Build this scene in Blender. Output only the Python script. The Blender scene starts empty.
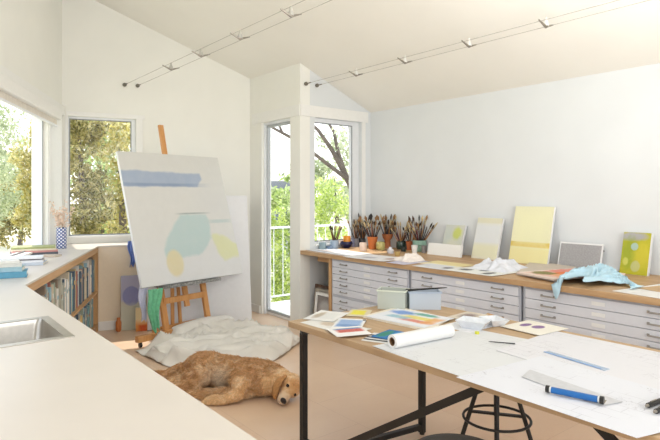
import bpy, bmesh, math, random
from mathutils import Vector, Matrix, noise, Euler
random.seed(7)
S = bpy.context.scene
COL = S.collection
PI = math.pi
H = 1.5; F = 550.0; CX = 330.0; CY = 195.0
V = Vector

# ---------------------------------------------------------------- survey helpers
def on(x, y, z):
    """point of the horizontal plane z that the survey of the photo gives"""
    d = (H - z) * F / (y - CY)
    return V(((x - CX) / F * d, d, z))
def at(x, y, d):
    return V(((x - CX) / F * d, d, H - (y - CY) * d / F))

Q = V((.6247, -.7809, 0)); E = V((.7809, .6247, 0)); AQ = math.atan2(Q.y, Q.x)
LD = V((.230, -.9732, 0)).normalized(); AL = math.atan2(LD.y, LD.x)
BD = V((.917, .398, 0)).normalized(); AB = math.atan2(BD.y, BD.x)
L0 = V((-3.06, 6.28, 0)); B0 = V((-1.04, 7.16, 0)); C0 = V((-.343, 6.29, 0))
R0 = C0 + E * 1.10
KC = .423
def ceil_z(p): return 3.01 - KC * (p.x * E.x + p.y * E.y - 3.663)
WZ = .865       # drawer-cabinet worktop height
TZ = .75        # table height
CZ = .938       # counter height
N0 = V((-.25, 3.274, 0))
def WT(a, b, z=WZ): return C0 + Q * a + E * b + V((0, 0, z))
def aW(x, b, o=C0, k0=Q, e=E):
    k = (x - CX) / F; p = o + e * b
    return (k * p.y - p.x) / (k0.x - k * k0.y)

# ---------------------------------------------------------------- colour + materials
def srgb(c):
    if isinstance(c, str):
        c = c.lstrip('#'); c = [int(c[i:i+2], 16) / 255 for i in (0, 2, 4)]
    return tuple(((v / 12.92) if v <= .04045 else ((v + .055) / 1.055) ** 2.4) for v in c[:3]) + (1,)

class NT:
    def __init__(s, name):
        s.m = bpy.data.materials.new(name); s.m.use_nodes = True
        s.t = s.m.node_tree; s.b = s.t.nodes['Principled BSDF']
    def n(s, typ, **kw):
        nd = s.t.nodes.new(typ)
        for k, v in kw.items(): setattr(nd, k, v)
        return nd
    def l(s, a, b): s.t.links.new(a, b)
    def math(s, op, a, b=None, c=None):
        nd = s.n('ShaderNodeMath', operation=op)
        for i, v in enumerate((a, b, c)):
            if v is None: continue
            if isinstance(v, (int, float)): nd.inputs[i].default_value = v
            else: s.l(v, nd.inputs[i])
        return nd.outputs[0]
    def coords(s): 
        tc = s.n('ShaderNodeTexCoord'); return tc.outputs['Object']
    def noise(s, vec, scale, detail=3, rough=.5, dist=0):
        nd = s.n('ShaderNodeTexNoise'); s.l(vec, nd.inputs['Vector'])
        nd.inputs['Scale'].default_value = scale; nd.inputs['Detail'].default_value = detail
        nd.inputs['Roughness'].default_value = rough; nd.inputs['Distortion'].default_value = dist
        return nd.outputs['Fac']
    def mapr(s, v, a, b, c=0, d=1):
        nd = s.n('ShaderNodeMapRange'); s.l(v, nd.inputs[0])
        for i, q in enumerate((a, b, c, d)): nd.inputs[i + 1].default_value = q
        return nd.outputs[0]
    def mix(s, fac, a, b):
        nd = s.n('ShaderNodeMix', data_type='RGBA')
        if isinstance(fac, (int, float)): nd.inputs[0].default_value = fac
        else: s.l(fac, nd.inputs[0])
        for i, v in ((6, a), (7, b)):
            if isinstance(v, tuple): nd.inputs[i].default_value = v
            else: s.l(v, nd.inputs[i])
        return nd.outputs[2]
    def ramp(s, fac, stops):
        nd = s.n('ShaderNodeValToRGB'); cr = nd.color_ramp
        while len(cr.elements) < len(stops): cr.elements.new(.5)
        for e, (p, c) in zip(cr.elements, stops): e.position = p; e.color = srgb(c)
        s.l(fac, nd.inputs[0]); return nd.outputs[0]
    def bump(s, h, strength=.2, dist=.01):
        nd = s.n('ShaderNodeBump'); nd.inputs['Strength'].default_value = strength
        nd.inputs['Distance'].default_value = dist; s.l(h, nd.inputs['Height'])
        s.l(nd.outputs[0], s.b.inputs['Normal'])

def mat(name, col, rough=.6, metal=0, var=.04, scale=30, bump=0, spec=None, trans=0, ior=1.45, sheen=0):
    t = NT(name); c = t.coords(); nz = t.noise(c, scale)
    base = srgb(col)
    dk = tuple(v * (1 - var * 2) for v in base[:3]) + (1,)
    lt = tuple(min(1, v * (1 + var)) for v in base[:3]) + (1,)
    o = t.mix(t.mapr(nz, .3, .7), dk, lt)
    t.l(o, t.b.inputs['Base Color'])
    t.b.inputs['Roughness'].default_value = rough; t.b.inputs['Metallic'].default_value = metal
    if spec is not None: t.b.inputs['Specular IOR Level'].default_value = spec
    if trans: t.b.inputs['Transmission Weight'].default_value = trans; t.b.inputs['IOR'].default_value = ior
    if sheen: t.b.inputs['Sheen Weight'].default_value = sheen
    if bump: t.bump(t.noise(c, scale * 4), bump, .004)
    return t.m

def wood(name, c1, c2, axis=0, rough=.45, scale=14):
    t = NT(name); c = t.coords()
    mp = t.n('ShaderNodeMapping'); t.l(c, mp.inputs[0])
    sc = [1, 1, 1]; sc[axis] = .08; mp.inputs['Scale'].default_value = sc
    nz = t.noise(mp.outputs[0], scale, 5, .6, 1.2)
    t.l(t.ramp(nz, [(.25, c1), (.75, c2)]), t.b.inputs['Base Color'])
    t.b.inputs['Roughness'].default_value = rough
    t.bump(nz, .08, .003)
    return t.m

def art(name, base, shapes, w, h, rough=.75, ax=('X', 'Z'), nscale=9):
    """painted surface. shapes: (kind, cx, cy, rx, ry, colour, softness, wobble, opacity) in 0..1 of the sheet"""
    t = NT(name); c = t.coords()
    sp = t.n('ShaderNodeSeparateXYZ'); t.l(c, sp.inputs[0])
    x = t.math('DIVIDE', sp.outputs[ax[0]], w); y = t.math('DIVIDE', sp.outputs[ax[1]], h)
    wn = t.noise(c, nscale / max(w, h), 4, .6); wn = t.math('SUBTRACT', wn, .5)
    fine = t.noise(c, 3 * nscale / max(w, h), 3, .6)
    b = srgb(base); cur = t.mix(t.mapr(fine, .3, .7), tuple(v * .965 for v in b[:3]) + (1,), b)
    for sh in shapes:
        if sh[0] == 'p':
            _, pts, col, soft, wob, op = sh; d = None
            ar = sum(pts[i][0] * pts[(i + 1) % len(pts)][1] - pts[(i + 1) % len(pts)][0] * pts[i][1] for i in range(len(pts)))
            if ar < 0: pts = pts[::-1]
            for i in range(len(pts)):
                (ax_, ay_), (bx_, by_) = pts[i], pts[(i + 1) % len(pts)]; ll = math.hypot(bx_ - ax_, by_ - ay_)
                nx_, ny_ = (by_ - ay_) / ll, -(bx_ - ax_) / ll
                e_ = t.math('ADD', t.math('MULTIPLY', t.math('SUBTRACT', x, ax_), nx_), t.math('MULTIPLY', t.math('SUBTRACT', y, ay_), ny_))
                d = e_ if d is None else t.math('MAXIMUM', d, e_)
            d = t.math('ADD', d, t.math('MULTIPLY', wn, wob))
            m = t.math('MULTIPLY', t.mapr(d, -soft, soft, op, 0), t.mapr(fine, .1, .6, .8, 1)); cur = t.mix(m, cur, srgb(col)); continue
        (kind, cx, cy, rx, ry, col, soft, wob, op) = sh
        dx = t.math('DIVIDE', t.math('SUBTRACT', x, cx), rx); dy = t.math('DIVIDE', t.math('SUBTRACT', y, cy), ry)
        if kind == 'e':
            d = t.math('SQRT', t.math('ADD', t.math('MULTIPLY', dx, dx), t.math('MULTIPLY', dy, dy)))
        else:
            d = t.math('MAXIMUM', t.math('ABSOLUTE', dx), t.math('ABSOLUTE', dy))
        d = t.math('ADD', d, t.math('MULTIPLY', wn, wob))
        m = t.mapr(d, 1 - soft, 1 + soft, op, 0)
        m = t.math('MULTIPLY', m, t.mapr(fine, .1, .6, .75, 1))
        cur = t.mix(m, cur, srgb(col))
    t.l(cur, t.b.inputs['Base Color']); t.b.inputs['Roughness'].default_value = rough
    return t.m

def link(o): COL.objects.link(o); return o

# ---------------------------------------------------------------- mesh builder
class MB:
    def __init__(s): s.bm = bmesh.new(); s.mi = 0
    def _f(s, vs):
        try:
            f = s.bm.faces.new(vs); f.material_index = s.mi; return f
        except ValueError: return None
    def poly(s, pts): return s._f([s.bm.verts.new(p) for p in pts])
    def box(s, c, sz, m=None, bev=0):
        c = V(c); h = V(sz) / 2
        M = m or Matrix.Identity(4)
        vs = []
        for dx in (-1, 1):
            for dy in (-1, 1):
                for dz in (-1, 1):
                    vs.append(s.bm.verts.new(M @ (c + V((dx * h.x, dy * h.y, dz * h.z)))))
        fs = []
        for q in ((0, 1, 3, 2), (4, 6, 7, 5), (0, 4, 5, 1), (2, 3, 7, 6), (0, 2, 6, 4), (1, 5, 7, 3)):
            fs.append(s._f([vs[i] for i in q]))
        if bev:
            es = list({e for f in fs for e in f.edges})
            r = bmesh.ops.bevel(s.bm, geom=es, offset=bev, segments=2, affect='EDGES', profile=.5)
            for f in r['faces']: f.material_index = s.mi
        return s
    def bx(s, x0, x1, y0, y1, z0, z1, bev=0):
        return s.box(((x0 + x1) / 2, (y0 + y1) / 2, (z0 + z1) / 2), (x1 - x0, y1 - y0, z1 - z0), bev=bev)
    def bar(s, p0, p1, w, h, up=V((0, 0, 1))):
        p0 = V(p0); p1 = V(p1); d = p1 - p0; L = d.length; x = d / L
        if abs(x.dot(up)) > .98: up = V((1, 0, 0))
        y = up.cross(x).normalized(); z = x.cross(y)
        M = Matrix((x, y, z)).transposed().to_4x4(); M.translation = (p0 + p1) / 2
        return s.box((0, 0, 0), (L, w, h), M)
    def path(s, pts, rs, n=8, cap=True):
        pts = [V(p) for p in pts]
        if isinstance(rs, (int, float)): rs = [rs] * len(pts)
        rings = []; ref = None
        for i, p in enumerate(pts):
            if i == 0: t = pts[1] - p
            elif i == len(pts) - 1: t = p - pts[i - 1]
            else: t = (pts[i + 1] - p).normalized() + (p - pts[i - 1]).normalized()
            t.normalize()
            if ref is None: ref = V((0, 0, 1)) if abs(t.z) < .9 else V((1, 0, 0))
            a = t.cross(ref).normalized(); b = a.cross(t).normalized(); ref = b
            rings.append([s.bm.verts.new(p + (a * math.cos(2 * PI * k / n) + b * math.sin(2 * PI * k / n)) * rs[i]) for k in range(n)])
        for r0, r1 in zip(rings, rings[1:]):
            for k in range(n): s._f([r0[k], r0[(k + 1) % n], r1[(k + 1) % n], r1[k]])
        if cap: s._f(rings[0][::-1]); s._f(rings[-1])
        return s
    def tube(s, p0, p1, r0, r1=None, n=10): return s.path([p0, p1], [r0, r0 if r1 is None else r1], n)
    def lathe(s, prof, c=(0, 0, 0), n=20, ax=None):
        c = V(c); M = ax or Matrix.Identity(3)
        rings = []
        for r, z in prof:
            if r < 1e-6: rings.append([s.bm.verts.new(c + M @ V((0, 0, z)))])
            else: rings.append([s.bm.verts.new(c + M @ V((r * math.cos(2 * PI * k / n), r * math.sin(2 * PI * k / n), z))) for k in range(n)])
        for a, b in zip(rings, rings[1:]):
            for k in range(n):
                if len(a) == 1 and len(b) > 1: s._f([a[0], b[(k + 1) % n], b[k]])
                elif len(b) == 1 and len(a) > 1: s._f([a[k], a[(k + 1) % n], b[0]])
                elif len(a) > 1: s._f([a[k], a[(k + 1) % n], b[(k + 1) % n], b[k]])
        return s
    def ell(s, c, r, m=None, n=14):
        M = (m or Matrix.Identity(3)).to_4x4(); M.translation = V(c)
        M = M @ Matrix.Diagonal((r[0], r[1], r[2], 1))
        g = bmesh.ops.create_uvsphere(s.bm, u_segments=n, v_segments=max(6, n * 2 // 3), radius=1, matrix=M)
        for v in g['verts']:
            for f in v.link_faces: f.material_index = s.mi
        return s
    def prism(s, pts, z0, z1):
        lo = [s.bm.verts.new((p[0], p[1], z0)) for p in pts]; hi = [s.bm.verts.new((p[0], p[1], z1)) for p in pts]
        s._f(lo[::-1]); s._f(hi); n = len(pts)
        for i in range(n): s._f([lo[i], lo[(i + 1) % n], hi[(i + 1) % n], hi[i]])
        return s
    def torus(s, c, R, r, n=32, k=8, m=None):
        c = V(c); M = m or Matrix.Identity(3)
        pts = [c + M @ V((R * math.cos(2 * PI * i / n), R * math.sin(2 * PI * i / n), 0)) for i in range(n)]
        up = M @ V((0, 0, 1)); rings = []
        for i in range(n):
            o = (pts[i] - c).normalized()
            rings.append([s.bm.verts.new(pts[i] + (o * math.cos(2 * PI * j / k) + up * math.sin(2 * PI * j / k)) * r) for j in range(k)])
        for i in range(n):
            a = rings[i]; b = rings[(i + 1) % n]
            for j in range(k): s._f([a[j], b[j], b[(j + 1) % k], a[(j + 1) % k]])
        return s
    def build(s, name, mats, parent=None, smooth=False, loc=None, rot=None):
        bmesh.ops.recalc_face_normals(s.bm, faces=s.bm.faces)
        me = bpy.data.meshes.new(name); s.bm.to_mesh(me); s.bm.free()
        for m in (mats if isinstance(mats, (list, tuple)) else [mats]): me.materials.append(m)
        if smooth:
            for p in me.polygons: p.use_smooth = True
            if smooth != 'all':
                try: me.set_sharp_from_angle(angle=math.radians(40))
                except Exception: pass
        o = bpy.data.objects.new(name, me); link(o)
        if parent: o.parent = parent
        if loc is not None: o.location = loc
        if rot is not None: o.rotation_euler = rot if not isinstance(rot, (int, float)) else (0, 0, rot)
        return o

def tag(o, label=None, cat=None, group=None, kind=None):
    if label: o['label'] = label
    if cat: o['category'] = cat
    if group: o['group'] = group
    if kind: o['kind'] = kind
    return o
def thing(name, label, cat, loc=(0, 0, 0), rot=0, group=None):
    o = bpy.data.objects.new(name, None); link(o); o.empty_display_size = .1
    o.location = loc; o.rotation_euler = rot if not isinstance(rot, (int, float)) else (0, 0, rot)
    return tag(o, label, cat, group)
def dup(root, loc=None, rot=None, label=None, group=None, m2=None):
    def cp(o, par):
        c = o.copy(); COL.objects.link(c)
        if par: c.parent = par
        for ch in list(o.children): cp(ch, c)
        return c
    r = cp(root, None)
    if loc is not None: r.location = loc
    if rot is not None: r.rotation_euler = rot if not isinstance(rot, (int, float)) else (0, 0, rot)
    if label: r['label'] = label
    if group: r['group'] = group
    return r
def baked(o, name=None):
    """apply modifiers of o without operators"""
    dg = bpy.context.evaluated_depsgraph_get(); dg.update()
    me = bpy.data.meshes.new_from_object(o.evaluated_get(dg), preserve_all_data_layers=True, depsgraph=dg)
    o.modifiers.clear(); o.data = me
    return o
def local(root_loc, ang, p):
    return Matrix.Rotation(-ang, 3, 'Z') @ (V(p) - V(root_loc))

# ---------------------------------------------------------------- shared materials
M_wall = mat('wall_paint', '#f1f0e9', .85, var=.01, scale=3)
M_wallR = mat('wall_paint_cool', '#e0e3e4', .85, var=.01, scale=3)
M_ceil = mat('ceiling_paint', '#f1eee6', .9, var=.01, scale=2)
M_trim = mat('white_trim', '#f0efeb', .5, var=.01)
M_frame = mat('window_frame_white', '#e8eaec', .4, var=.01)
M_fgrey = mat('window_seal_grey', '#8b8e90', .5)
M_steel = mat('brushed_steel', '#b9b3aa', .28, 1, scale=60)
M_steel2 = mat('satin_nickel', '#9c968c', .4, .8)
M_counter = mat('laminate_counter', '#dfd6cb', .3, var=.01, scale=5)
M_oak = wood('oak_edge', '#b98a58', '#d8b081', 0)
M_oakZ = wood('oak_upright', '#b98a58', '#d8b081', 2)
M_easel = wood('easel_beech', '#c28347', '#dea76c', 2, .4)
M_black = mat('black_steel', '#2c2b2a', .45, .3)
M_blackseat = mat('black_seat_vinyl', '#2d2b2a', .6, bump=.1)
M_white = mat('white_paper', '#e9e9e8', .8, var=.01)
M_cream = mat('cream_panel', '#f0dfc6', .6, var=.01)

def glassmat():
    t = NT('window_glass')
    tr = t.n('ShaderNodeBsdfTransparent'); gl = t.n('ShaderNodeBsdfGlossy'); gl.inputs['Roughness'].default_value = .02
    mx = t.n('ShaderNodeMixShader'); mx.inputs[0].default_value = .012; t.l(tr.outputs[0], mx.inputs[1]); t.l(gl.outputs[0], mx.inputs[2])
    t.l(mx.outputs[0], t.t.nodes['Material Output'].inputs['Surface']); return t.m
M_glass = glassmat()
def clearplastic(name, col, a):
    t = NT(name); tr = t.n('ShaderNodeBsdfTransparent'); tr.inputs[0].default_value = srgb(col)
    mx = t.n('ShaderNodeMixShader'); mx.inputs[0].default_value = a
    t.b.inputs['Base Color'].default_value = srgb(col); t.b.inputs['Roughness'].default_value = .25
    t.l(tr.outputs[0], mx.inputs[1]); t.l(t.b.outputs[0], mx.inputs[2])
    t.l(mx.outputs[0], t.t.nodes['Material Output'].inputs['Surface']); return t.m

# ================================================================= SETTING
def struct(mb, name, m, parent=None, **kw):
    o = mb.build(name, m, parent, **kw)
    if parent is None: o['kind'] = 'structure'
    return o

# walls: inner face on line o->o+d*len, solid grows to side n
def wall(name, o, d, length, n, thick, openings, m, z0=0):
    """openings: (s0, s1, zlo, zhi) sorted"""
    mb = MB()
    def piece(s0, s1, za, zb=None):
        q = []
        for s_ in (s0, s1):
            p = o + d * s_
            for k in (0, thick):
                pp = p + n * k
                top = (ceil_z(pp) + .02) if zb is None else zb
                q.append((V((pp.x, pp.y, za)), V((pp.x, pp.y, top))))
        (a0, a1), (b0, b1), (c0, c1), (e0, e1) = q   # s0 in,out ; s1 in,out
        vs = [mb.bm.verts.new(v) for v in (a0, b0, e0, c0, a1, b1, e1, c1)]
        for f in ((0, 1, 2, 3), (7, 6, 5, 4), (0, 4, 5, 1), (1, 5, 6, 2), (2, 6, 7, 3), (3, 7, 4, 0)): mb._f([vs[i] for i in f])
    cur = 0
    for s0, s1, zl, zh in openings:
        if s0 > cur: piece(cur, s0, z0)
        if zl > z0: piece(s0, s1, z0, zl)
        piece(s0, s1, zh)
        cur = s1
    if cur < length: piece(cur, length, z0)
    return struct(mb, name, m)

nL = V((-LD.y, LD.x, 0)) * -1     # outward (left)
nL = V((-.9732, -.230, 0)).normalized()
nB = V((-BD.y, BD.x, 0))          # outward (back)
HEAD = 2.41; SILL = 1.005
WL = 9.0
wall('wall_left', L0, LD, WL, nL, .16, [(.58, 3.3, .95, HEAD), (3.9, 6.6, SILL, HEAD)], M_wall)
lenB = (B0 - L0).length
wall('wall_back', L0 - BD * .16, BD, lenB + .16, nB, .16, [(.06 + .16, .80 + .16, SILL, HEAD)], M_wall)
# balcony-side wall (with the glass door): C0 -> B0, solid on +E side
RD = -Q
lenD = (B0 - C0).dot(RD)
wall('wall_balcony_side', C0, RD, lenD + .1, E, .14, [(.20, .83, 0.0, HEAD)], M_wall)
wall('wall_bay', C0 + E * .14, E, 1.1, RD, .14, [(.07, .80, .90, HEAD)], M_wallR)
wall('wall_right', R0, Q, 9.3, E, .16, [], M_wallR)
pr0 = L0 + LD * WL; pr1 = R0 + Q * 9.3
dr = (pr1 - pr0); lr = dr.length; dr.normalize(); nr = V((dr.y, -dr.x, 0))
wall('wall_rear', pr0, dr, lr, nr, .16, [(1.0, 6.4, .9, 2.5)], M_wall)
# floor + ceiling
plan = [L0 + nL * .1, B0 + nB * .1, C0 + RD * .1 + E * .1, R0 + E * .1 + RD * .1, pr1 + E * .1, pr0 + nL * .1]
plan = [L0 + nL * .14 + nB*.14, B0 + nB * .14 + E * .12, C0 + (E + RD) * .12, R0 + E * .12 + RD * .12, pr1 + E * .12 + nr * .12, pr0 + nL * .12 + nr * .12]
def floor_mat():
    t = NT('cork_tile_floor'); c = t.coords()
    mp = t.n('ShaderNodeMapping'); t.l(c, mp.inputs[0]); mp.inputs['Rotation'].default_value = (0, 0, -AQ)
    br = t.n('ShaderNodeTexBrick'); t.l(mp.outputs[0], br.inputs[0]); br.offset = .5
    br.inputs['Color1'].default_value = srgb('#ebccae'); br.inputs['Color2'].default_value = srgb('#e6c4a5')
    br.inputs['Mortar'].default_value = srgb('#c5a083'); br.inputs['Scale'].default_value = 1
    br.inputs['Mortar Size'].default_value = .0012; br.inputs['Brick Width'].default_value = .9; br.inputs['Row Height'].default_value = .6
    nz = t.noise(c, 45, 5, .7); nz2 = t.noise(c, 2.5, 3)
    o = t.mix(t.mapr(nz, .35, .65, 0, .35), br.outputs[0], srgb('#ecd3ba'))
    o = t.mix(t.mapr(nz2, .35, .65, 0, .3), o, srgb('#d8b698'))
    t.l(o, t.b.inputs['Base Color']); t.b.inputs['Roughness'].default_value = .33
    t.bump(nz, .04, .002); return t.m
M_floor = floor_mat()
mb = MB(); mb.prism([(p.x, p.y) for p in plan[::-1]], -.12, 0); struct(mb, 'floor', M_floor)
mb = MB()
lo = [mb.bm.verts.new((p.x, p.y, ceil_z(p))) for p in plan]; hi = [mb.bm.verts.new((p.x, p.y, ceil_z(p) + .15)) for p in plan]
mb._f(lo); mb._f(hi[::-1])
for i in range(len(plan)): mb._f([lo[i], lo[(i + 1) % len(plan)], hi[(i + 1) % len(plan)], hi[i]])
struct(mb, 'ceiling', M_ceil)

# windows -------------------------------------------------------
def window(name, o, d, n, s0, s1, zl, zh, fw=.05, thick=.14, splits=(), grey=True, fa=None, fb=None):
    """frame set in the middle of the wall; local x along d, y outward"""
    ang = math.atan2(d.y, d.x); loc = o + d * s0
    root = thing(name, None, None, loc, ang); root['kind'] = 'structure'
    sgn = 1 if (Matrix.Rotation(ang, 3, 'Z') @ V((0, 1, 0))).dot(n) > 0 else -1
    W = s1 - s0; y0, y1 = sorted((sgn * .05, sgn * .11)); e = .001
    f = MB(); fa = fa or fw; fb = fb or fw
    f.bx(e, fa, y0, y1, zl + e, zh - e); f.bx(W - fb, W - e, y0, y1, zl + e, zh - e)
    f.bx(fa, W - fb, y0, y1, zl + e, zl + fw); f.bx(fa, W - fb, y0, y1, zh - fw, zh - e)
    for q in splits: f.bx(q - fw / 2, q + fw / 2, y0, y1, zl + fw, zh - fw)
    fr = f.build('window_frame', M_frame, root)
    if grey:
        g = MB(); r = .012
        ym = sgn * .045; ya, yb = sorted((ym, sgn * .05))
        g.bx(fa, fa + r, ya, yb, zl + fw, zh - fw); g.bx(W - fb - r, W - fb, ya, yb, zl + fw, zh - fw)
        g.bx(fa, W - fb, ya, yb, zl + fw, zl + fw + r); g.bx(fa, W - fb, ya, yb, zh - fw - r, zh - fw)
        g.build('window_seal', M_fgrey, root)
    edges = [fa] + [v for q in splits for v in (q - fw / 2, q + fw / 2)] + [W - fb]
    for a, b in zip(edges[::2], edges[1::2]):
        g = MB(); g.bx(a - .005, b + .005, sgn * .08 - .003, sgn * .08 + .003, zl + fw - .005, zh - fw + .005)
        g.build('window_pane', M_glass, root)
    s_ = MB(); ya, yb = sorted((-sgn * .015, sgn * .05)); s_.bx(e, W - e, ya, yb, zl - .0 + e, zl + .02); s_.build('window_sill', M_trim, root)
    return root, sgn
window('window_1', L0, LD, nL, .58, 3.3, .95, HEAD, .022)
window('window_2', L0, BD, nB, .06, .80, SILL, HEAD, .025, fa=.012, fb=.05)
window('window_3', C0 + E * .14, E, RD, .07, .80, .90, HEAD, .05, fa=.02, fb=.11)
window('added_window_left', L0, LD, nL, 3.9, 6.6, SILL, HEAD, .05, splits=(1.35,))  # unseen window, added to let more daylight into the room
window('added_window_rear', pr0, dr, nr, 1.0, 6.4, .9, 2.5, .05, splits=(1.8, 3.6))  # unseen rear window, added so sky light fills the room
# glass balcony door
loc = C0 + RD * .20; ang = math.atan2(RD.y, RD.x)      # local y = left normal of RD
yl = Matrix.Rotation(ang, 3, 'Z') @ V((0, 1, 0)); sg = 1 if yl.dot(E) > 0 else -1
door = thing('door_1', None, None, loc, ang); door['kind'] = 'structure'
f = MB(); y0, y1 = sorted((sg * .03, sg * .12))
f.bx(.001, .035, y0, y1, .001, HEAD - .001); f.bx(.61, .629, y0, y1, .001, HEAD - .001); f.bx(.035, .61, y0, y1, HEAD - .03, HEAD - .001)
f.build('door_frame', M_frame, door)
f = MB(); y0, y1 = sorted((sg * .06, sg * .10)); f.bx(.035, .61, y0, y1, .001, .03); f.build('threshold', M_trim, door)
f = MB(); f.bx(.035, .06, y0, y1, .03, HEAD - .03); f.bx(.59, .61, y0, y1, .03, HEAD - .03); f.bx(.06, .59, y0, y1, .03, .06); f.bx(.06, .59, y0, y1, HEAD - .06, HEAD - .03)
leaf = f.build('door_leaf', mat('door_grey_edge', '#b4b7b9', .4), door)
f = MB(); f.bx(.055, .595, sg * .08 - .003, sg * .08 + .003, .055, HEAD - .055); f.build('door_pane', M_glass, leaf)
# casings / header trims
def trim(name, o, d, n, s0, s1, z0, z1, t=.02):
    ang = math.atan2(d.y, d.x); yl = Matrix.Rotation(ang, 3, 'Z') @ V((0, 1, 0)); sgn = 1 if yl.dot(n) > 0 else -1
    m_ = MB(); ya, yb = sorted((0, -sgn * t)); m_.bx(s0, s1, ya, yb, z0, z1, bev=.003)
    o_ = m_.build(name, M_trim, None, loc=o, rot=ang); o_['kind'] = 'structure'; return o_
trim('trim_1', L0, LD, nL, .02, 7.0, HEAD, HEAD + .10, .035)
trim('trim_2', L0, BD, nB, .04, .90, HEAD - .0, HEAD + .05, .012)
trim('trim_3', L0, BD, nB, .80, .875, SILL, HEAD, .018)
trim('trim_4', C0, RD, E, .0, 1.06, HEAD, HEAD + .13, .012)
trim('trim_5', C0, E, RD, .0, 1.05, HEAD, HEAD + .13, .012)
trim('trim_6', L0, BD, nB, .03, .06, SILL, HEAD, .012)
trim('trim_7', L0, LD, nL, .04, .57, .945, HEAD, .01)
trim('trim_8', C0, E, RD, .945, 1.0, .90, HEAD, .015)
trim('baseboard_back', L0, BD, nB, 1.42, lenB - .015, 0, .10, .014)
trim('baseboard_balcony_side', C0, RD, E, .86, lenD - .02, 0, .10, .014)
trim('baseboard_right', R0, Q, E, 3.1, 9.2, 0, .10, .014)
# roller blind
rb = thing('roller_blind', 'white roller blind rolled up at the head of the left window', 'blind', L0 + LD * .42, AL)
m_ = MB(); m_.bx(0, 2.95, .015, .10, 2.30, HEAD - .003, bev=.01); m_.build('cassette', M_trim, rb)
m_ = MB(); m_.bx(.03, 2.92, .045, .05, 2.245, 2.30); m_.build('blind_fabric', mat('blind_fabric', '#e9e2d6', .9), rb)
m_ = MB(); m_.bx(.03, 2.92, .035, .06, 2.225, 2.245, bev=.004); m_.build('hem_bar', M_frame, rb)

# ================================================================= COUNTERS
K = on(25, 285, CZ); G = on(98, 246, CZ)
BKD = (K - G).normalized(); AK = math.atan2(BKD.y, BKD.x)
Kf = K + Q * 4.6
lw = lambda p, d: None
# intersection of lines
def inter(p, d, q, e):
    den = d.x * e.y - d.y * e.x; w = q - p
    return p + d * ((w.x * e.y - w.y * e.x) / den)
m_in = .004
LW0 = L0 - nL * m_in; BW0 = L0 - nB * m_in
A1 = inter(Kf, E, LW0, LD)          # left-wall end near the camera (may be far) 
A1 = LW0 + LD * 8.2
cornerBL = inter(LW0, LD, BW0, BD)
Gend = G + BD * .85; Wend = inter(Gend, nB, BW0, BD)
poly = [Kf, A1, cornerBL, Wend, Gend, G, K]
M_ctop = M_counter
ct = MB(); ct.prism([(p.x, p.y) for p in poly][::-1], CZ - .014, CZ)
ct = ct.build('counter_top', M_ctop)
tag(ct, 'long cream laminate counter top running under the left window', 'counter')
# sink cut
P1 = on(75, 337, CZ)
sk_o = P1 + RD * .0      # corner; local x = -E? use frame x=Q,y=E
cut = MB(); cut.bx(-.44, -.03, -.60, -.03, -.3, .3)
cutter = cut.build('cutter', M_ctop, loc=P1, rot=AQ)
bm_ = ct.modifiers.new('b', 'BOOLEAN'); bm_.object = cutter; bm_.operation = 'DIFFERENCE'; bm_.solver = 'EXACT'
bpy.context.view_layer.update(); baked(ct); bpy.data.objects.remove(cutter)
tag(ct)
sink = thing('sink', 'stainless steel sink let into the cream counter', 'sink', P1, AQ)
m_ = MB()
x0, x1, y0, y1 = -.47, 0, -.63, 0; w = .035; zt = .004
m_.bx(x0, x1, y0, y0 + w, .0003, zt); m_.bx(x0, x1, y1 - w, y1, .0003, zt); m_.bx(x0, x0 + w, y0 + w, y1 - w, .0003, zt); m_.bx(x1 - w, x1, y0 + w, y1 - w, .0003, zt)
m_.build('rim', M_steel, sink)
m_ = MB(); a0, a1, b0, b1 = x0 + w - .002, x1 - w + .002, y0 + w - .002, y1 - w + .002; zb = -.19; tk = .003
bw = [( -1, 0), (1, 0)]
top = [(a0, b0), (a1, b0), (a1, b1), (a0, b1)]; c_ = ((a0 + a1) / 2, (b0 + b1) / 2)
def ring(sc, z, cr):
    out = []
    hw = (a1 - a0) / 2 * sc; hh = (b1 - b0) / 2 * sc
    for sx, sy, st in ((1, 1, 0), (-1, 1, PI / 2), (-1, -1, PI), (1, -1, 1.5 * PI)):
        for k in range(5):
            t_ = st + k * PI / 8
            out.append(m_.bm.verts.new((c_[0] + sx * (hw - cr) + cr * math.cos(t_), c_[1] + sy * (hh - cr) + cr * math.sin(t_), z)))
    return out
rs_ = [ring(1, zt, .02), ring(.985, -.02, .03), ring(.96, zb + .03, .04), ring(.9, zb, .05)]
for r0, r1 in zip(rs_, rs_[1:]):
    for k in range(20): m_._f([r0[k], r0[(k + 1) % 20], r1[(k + 1) % 20], r1[k]])
m_._f(rs_[-1])
m_.build('basin', M_steel, sink, smooth=True)
m_ = MB(); m_.lathe([(0, .004), (.03, .004), (.04, .001), (.04, 0)], (c_[0], c_[1], zb)); m_.build('drain', M_steel2, sink, smooth=True)
# counter base cabinets (main run), seen only from elsewhere
base = thing('base_cabinet', 'cream base cabinet carrying the counter with the sink', 'cabinet', K, AQ)
m_ = MB(); m_.bx(.9, 4.4, -.60, -.04, -CZ + .08, -.3); m_.bx(.9, 4.4, -.07, -.04, -.3, -.037); m_.bx(.94, 4.4, -.58, -.09, -CZ, -CZ + .08); m_.build('carcass', M_cream, base)
for i in range(1, 7):
    d_ = MB(); d_.bx(.32 + i * .58, .32 + i * .58 + .56, -.04, -.02, -CZ + .1, -.05, bev=.003); dd = d_.build('door', M_cream, base)
    h_ = MB(); h_.path([(.32 + i * .58 + .5, -.02, -.15), (.32 + i * .58 + .5, .005, -.15), (.32 + i * .58 + .5, .005, -.27), (.32 + i * .58 + .5, -.02, -.27)], .005, 6); h_.build('handle', M_steel2, dd)

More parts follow.
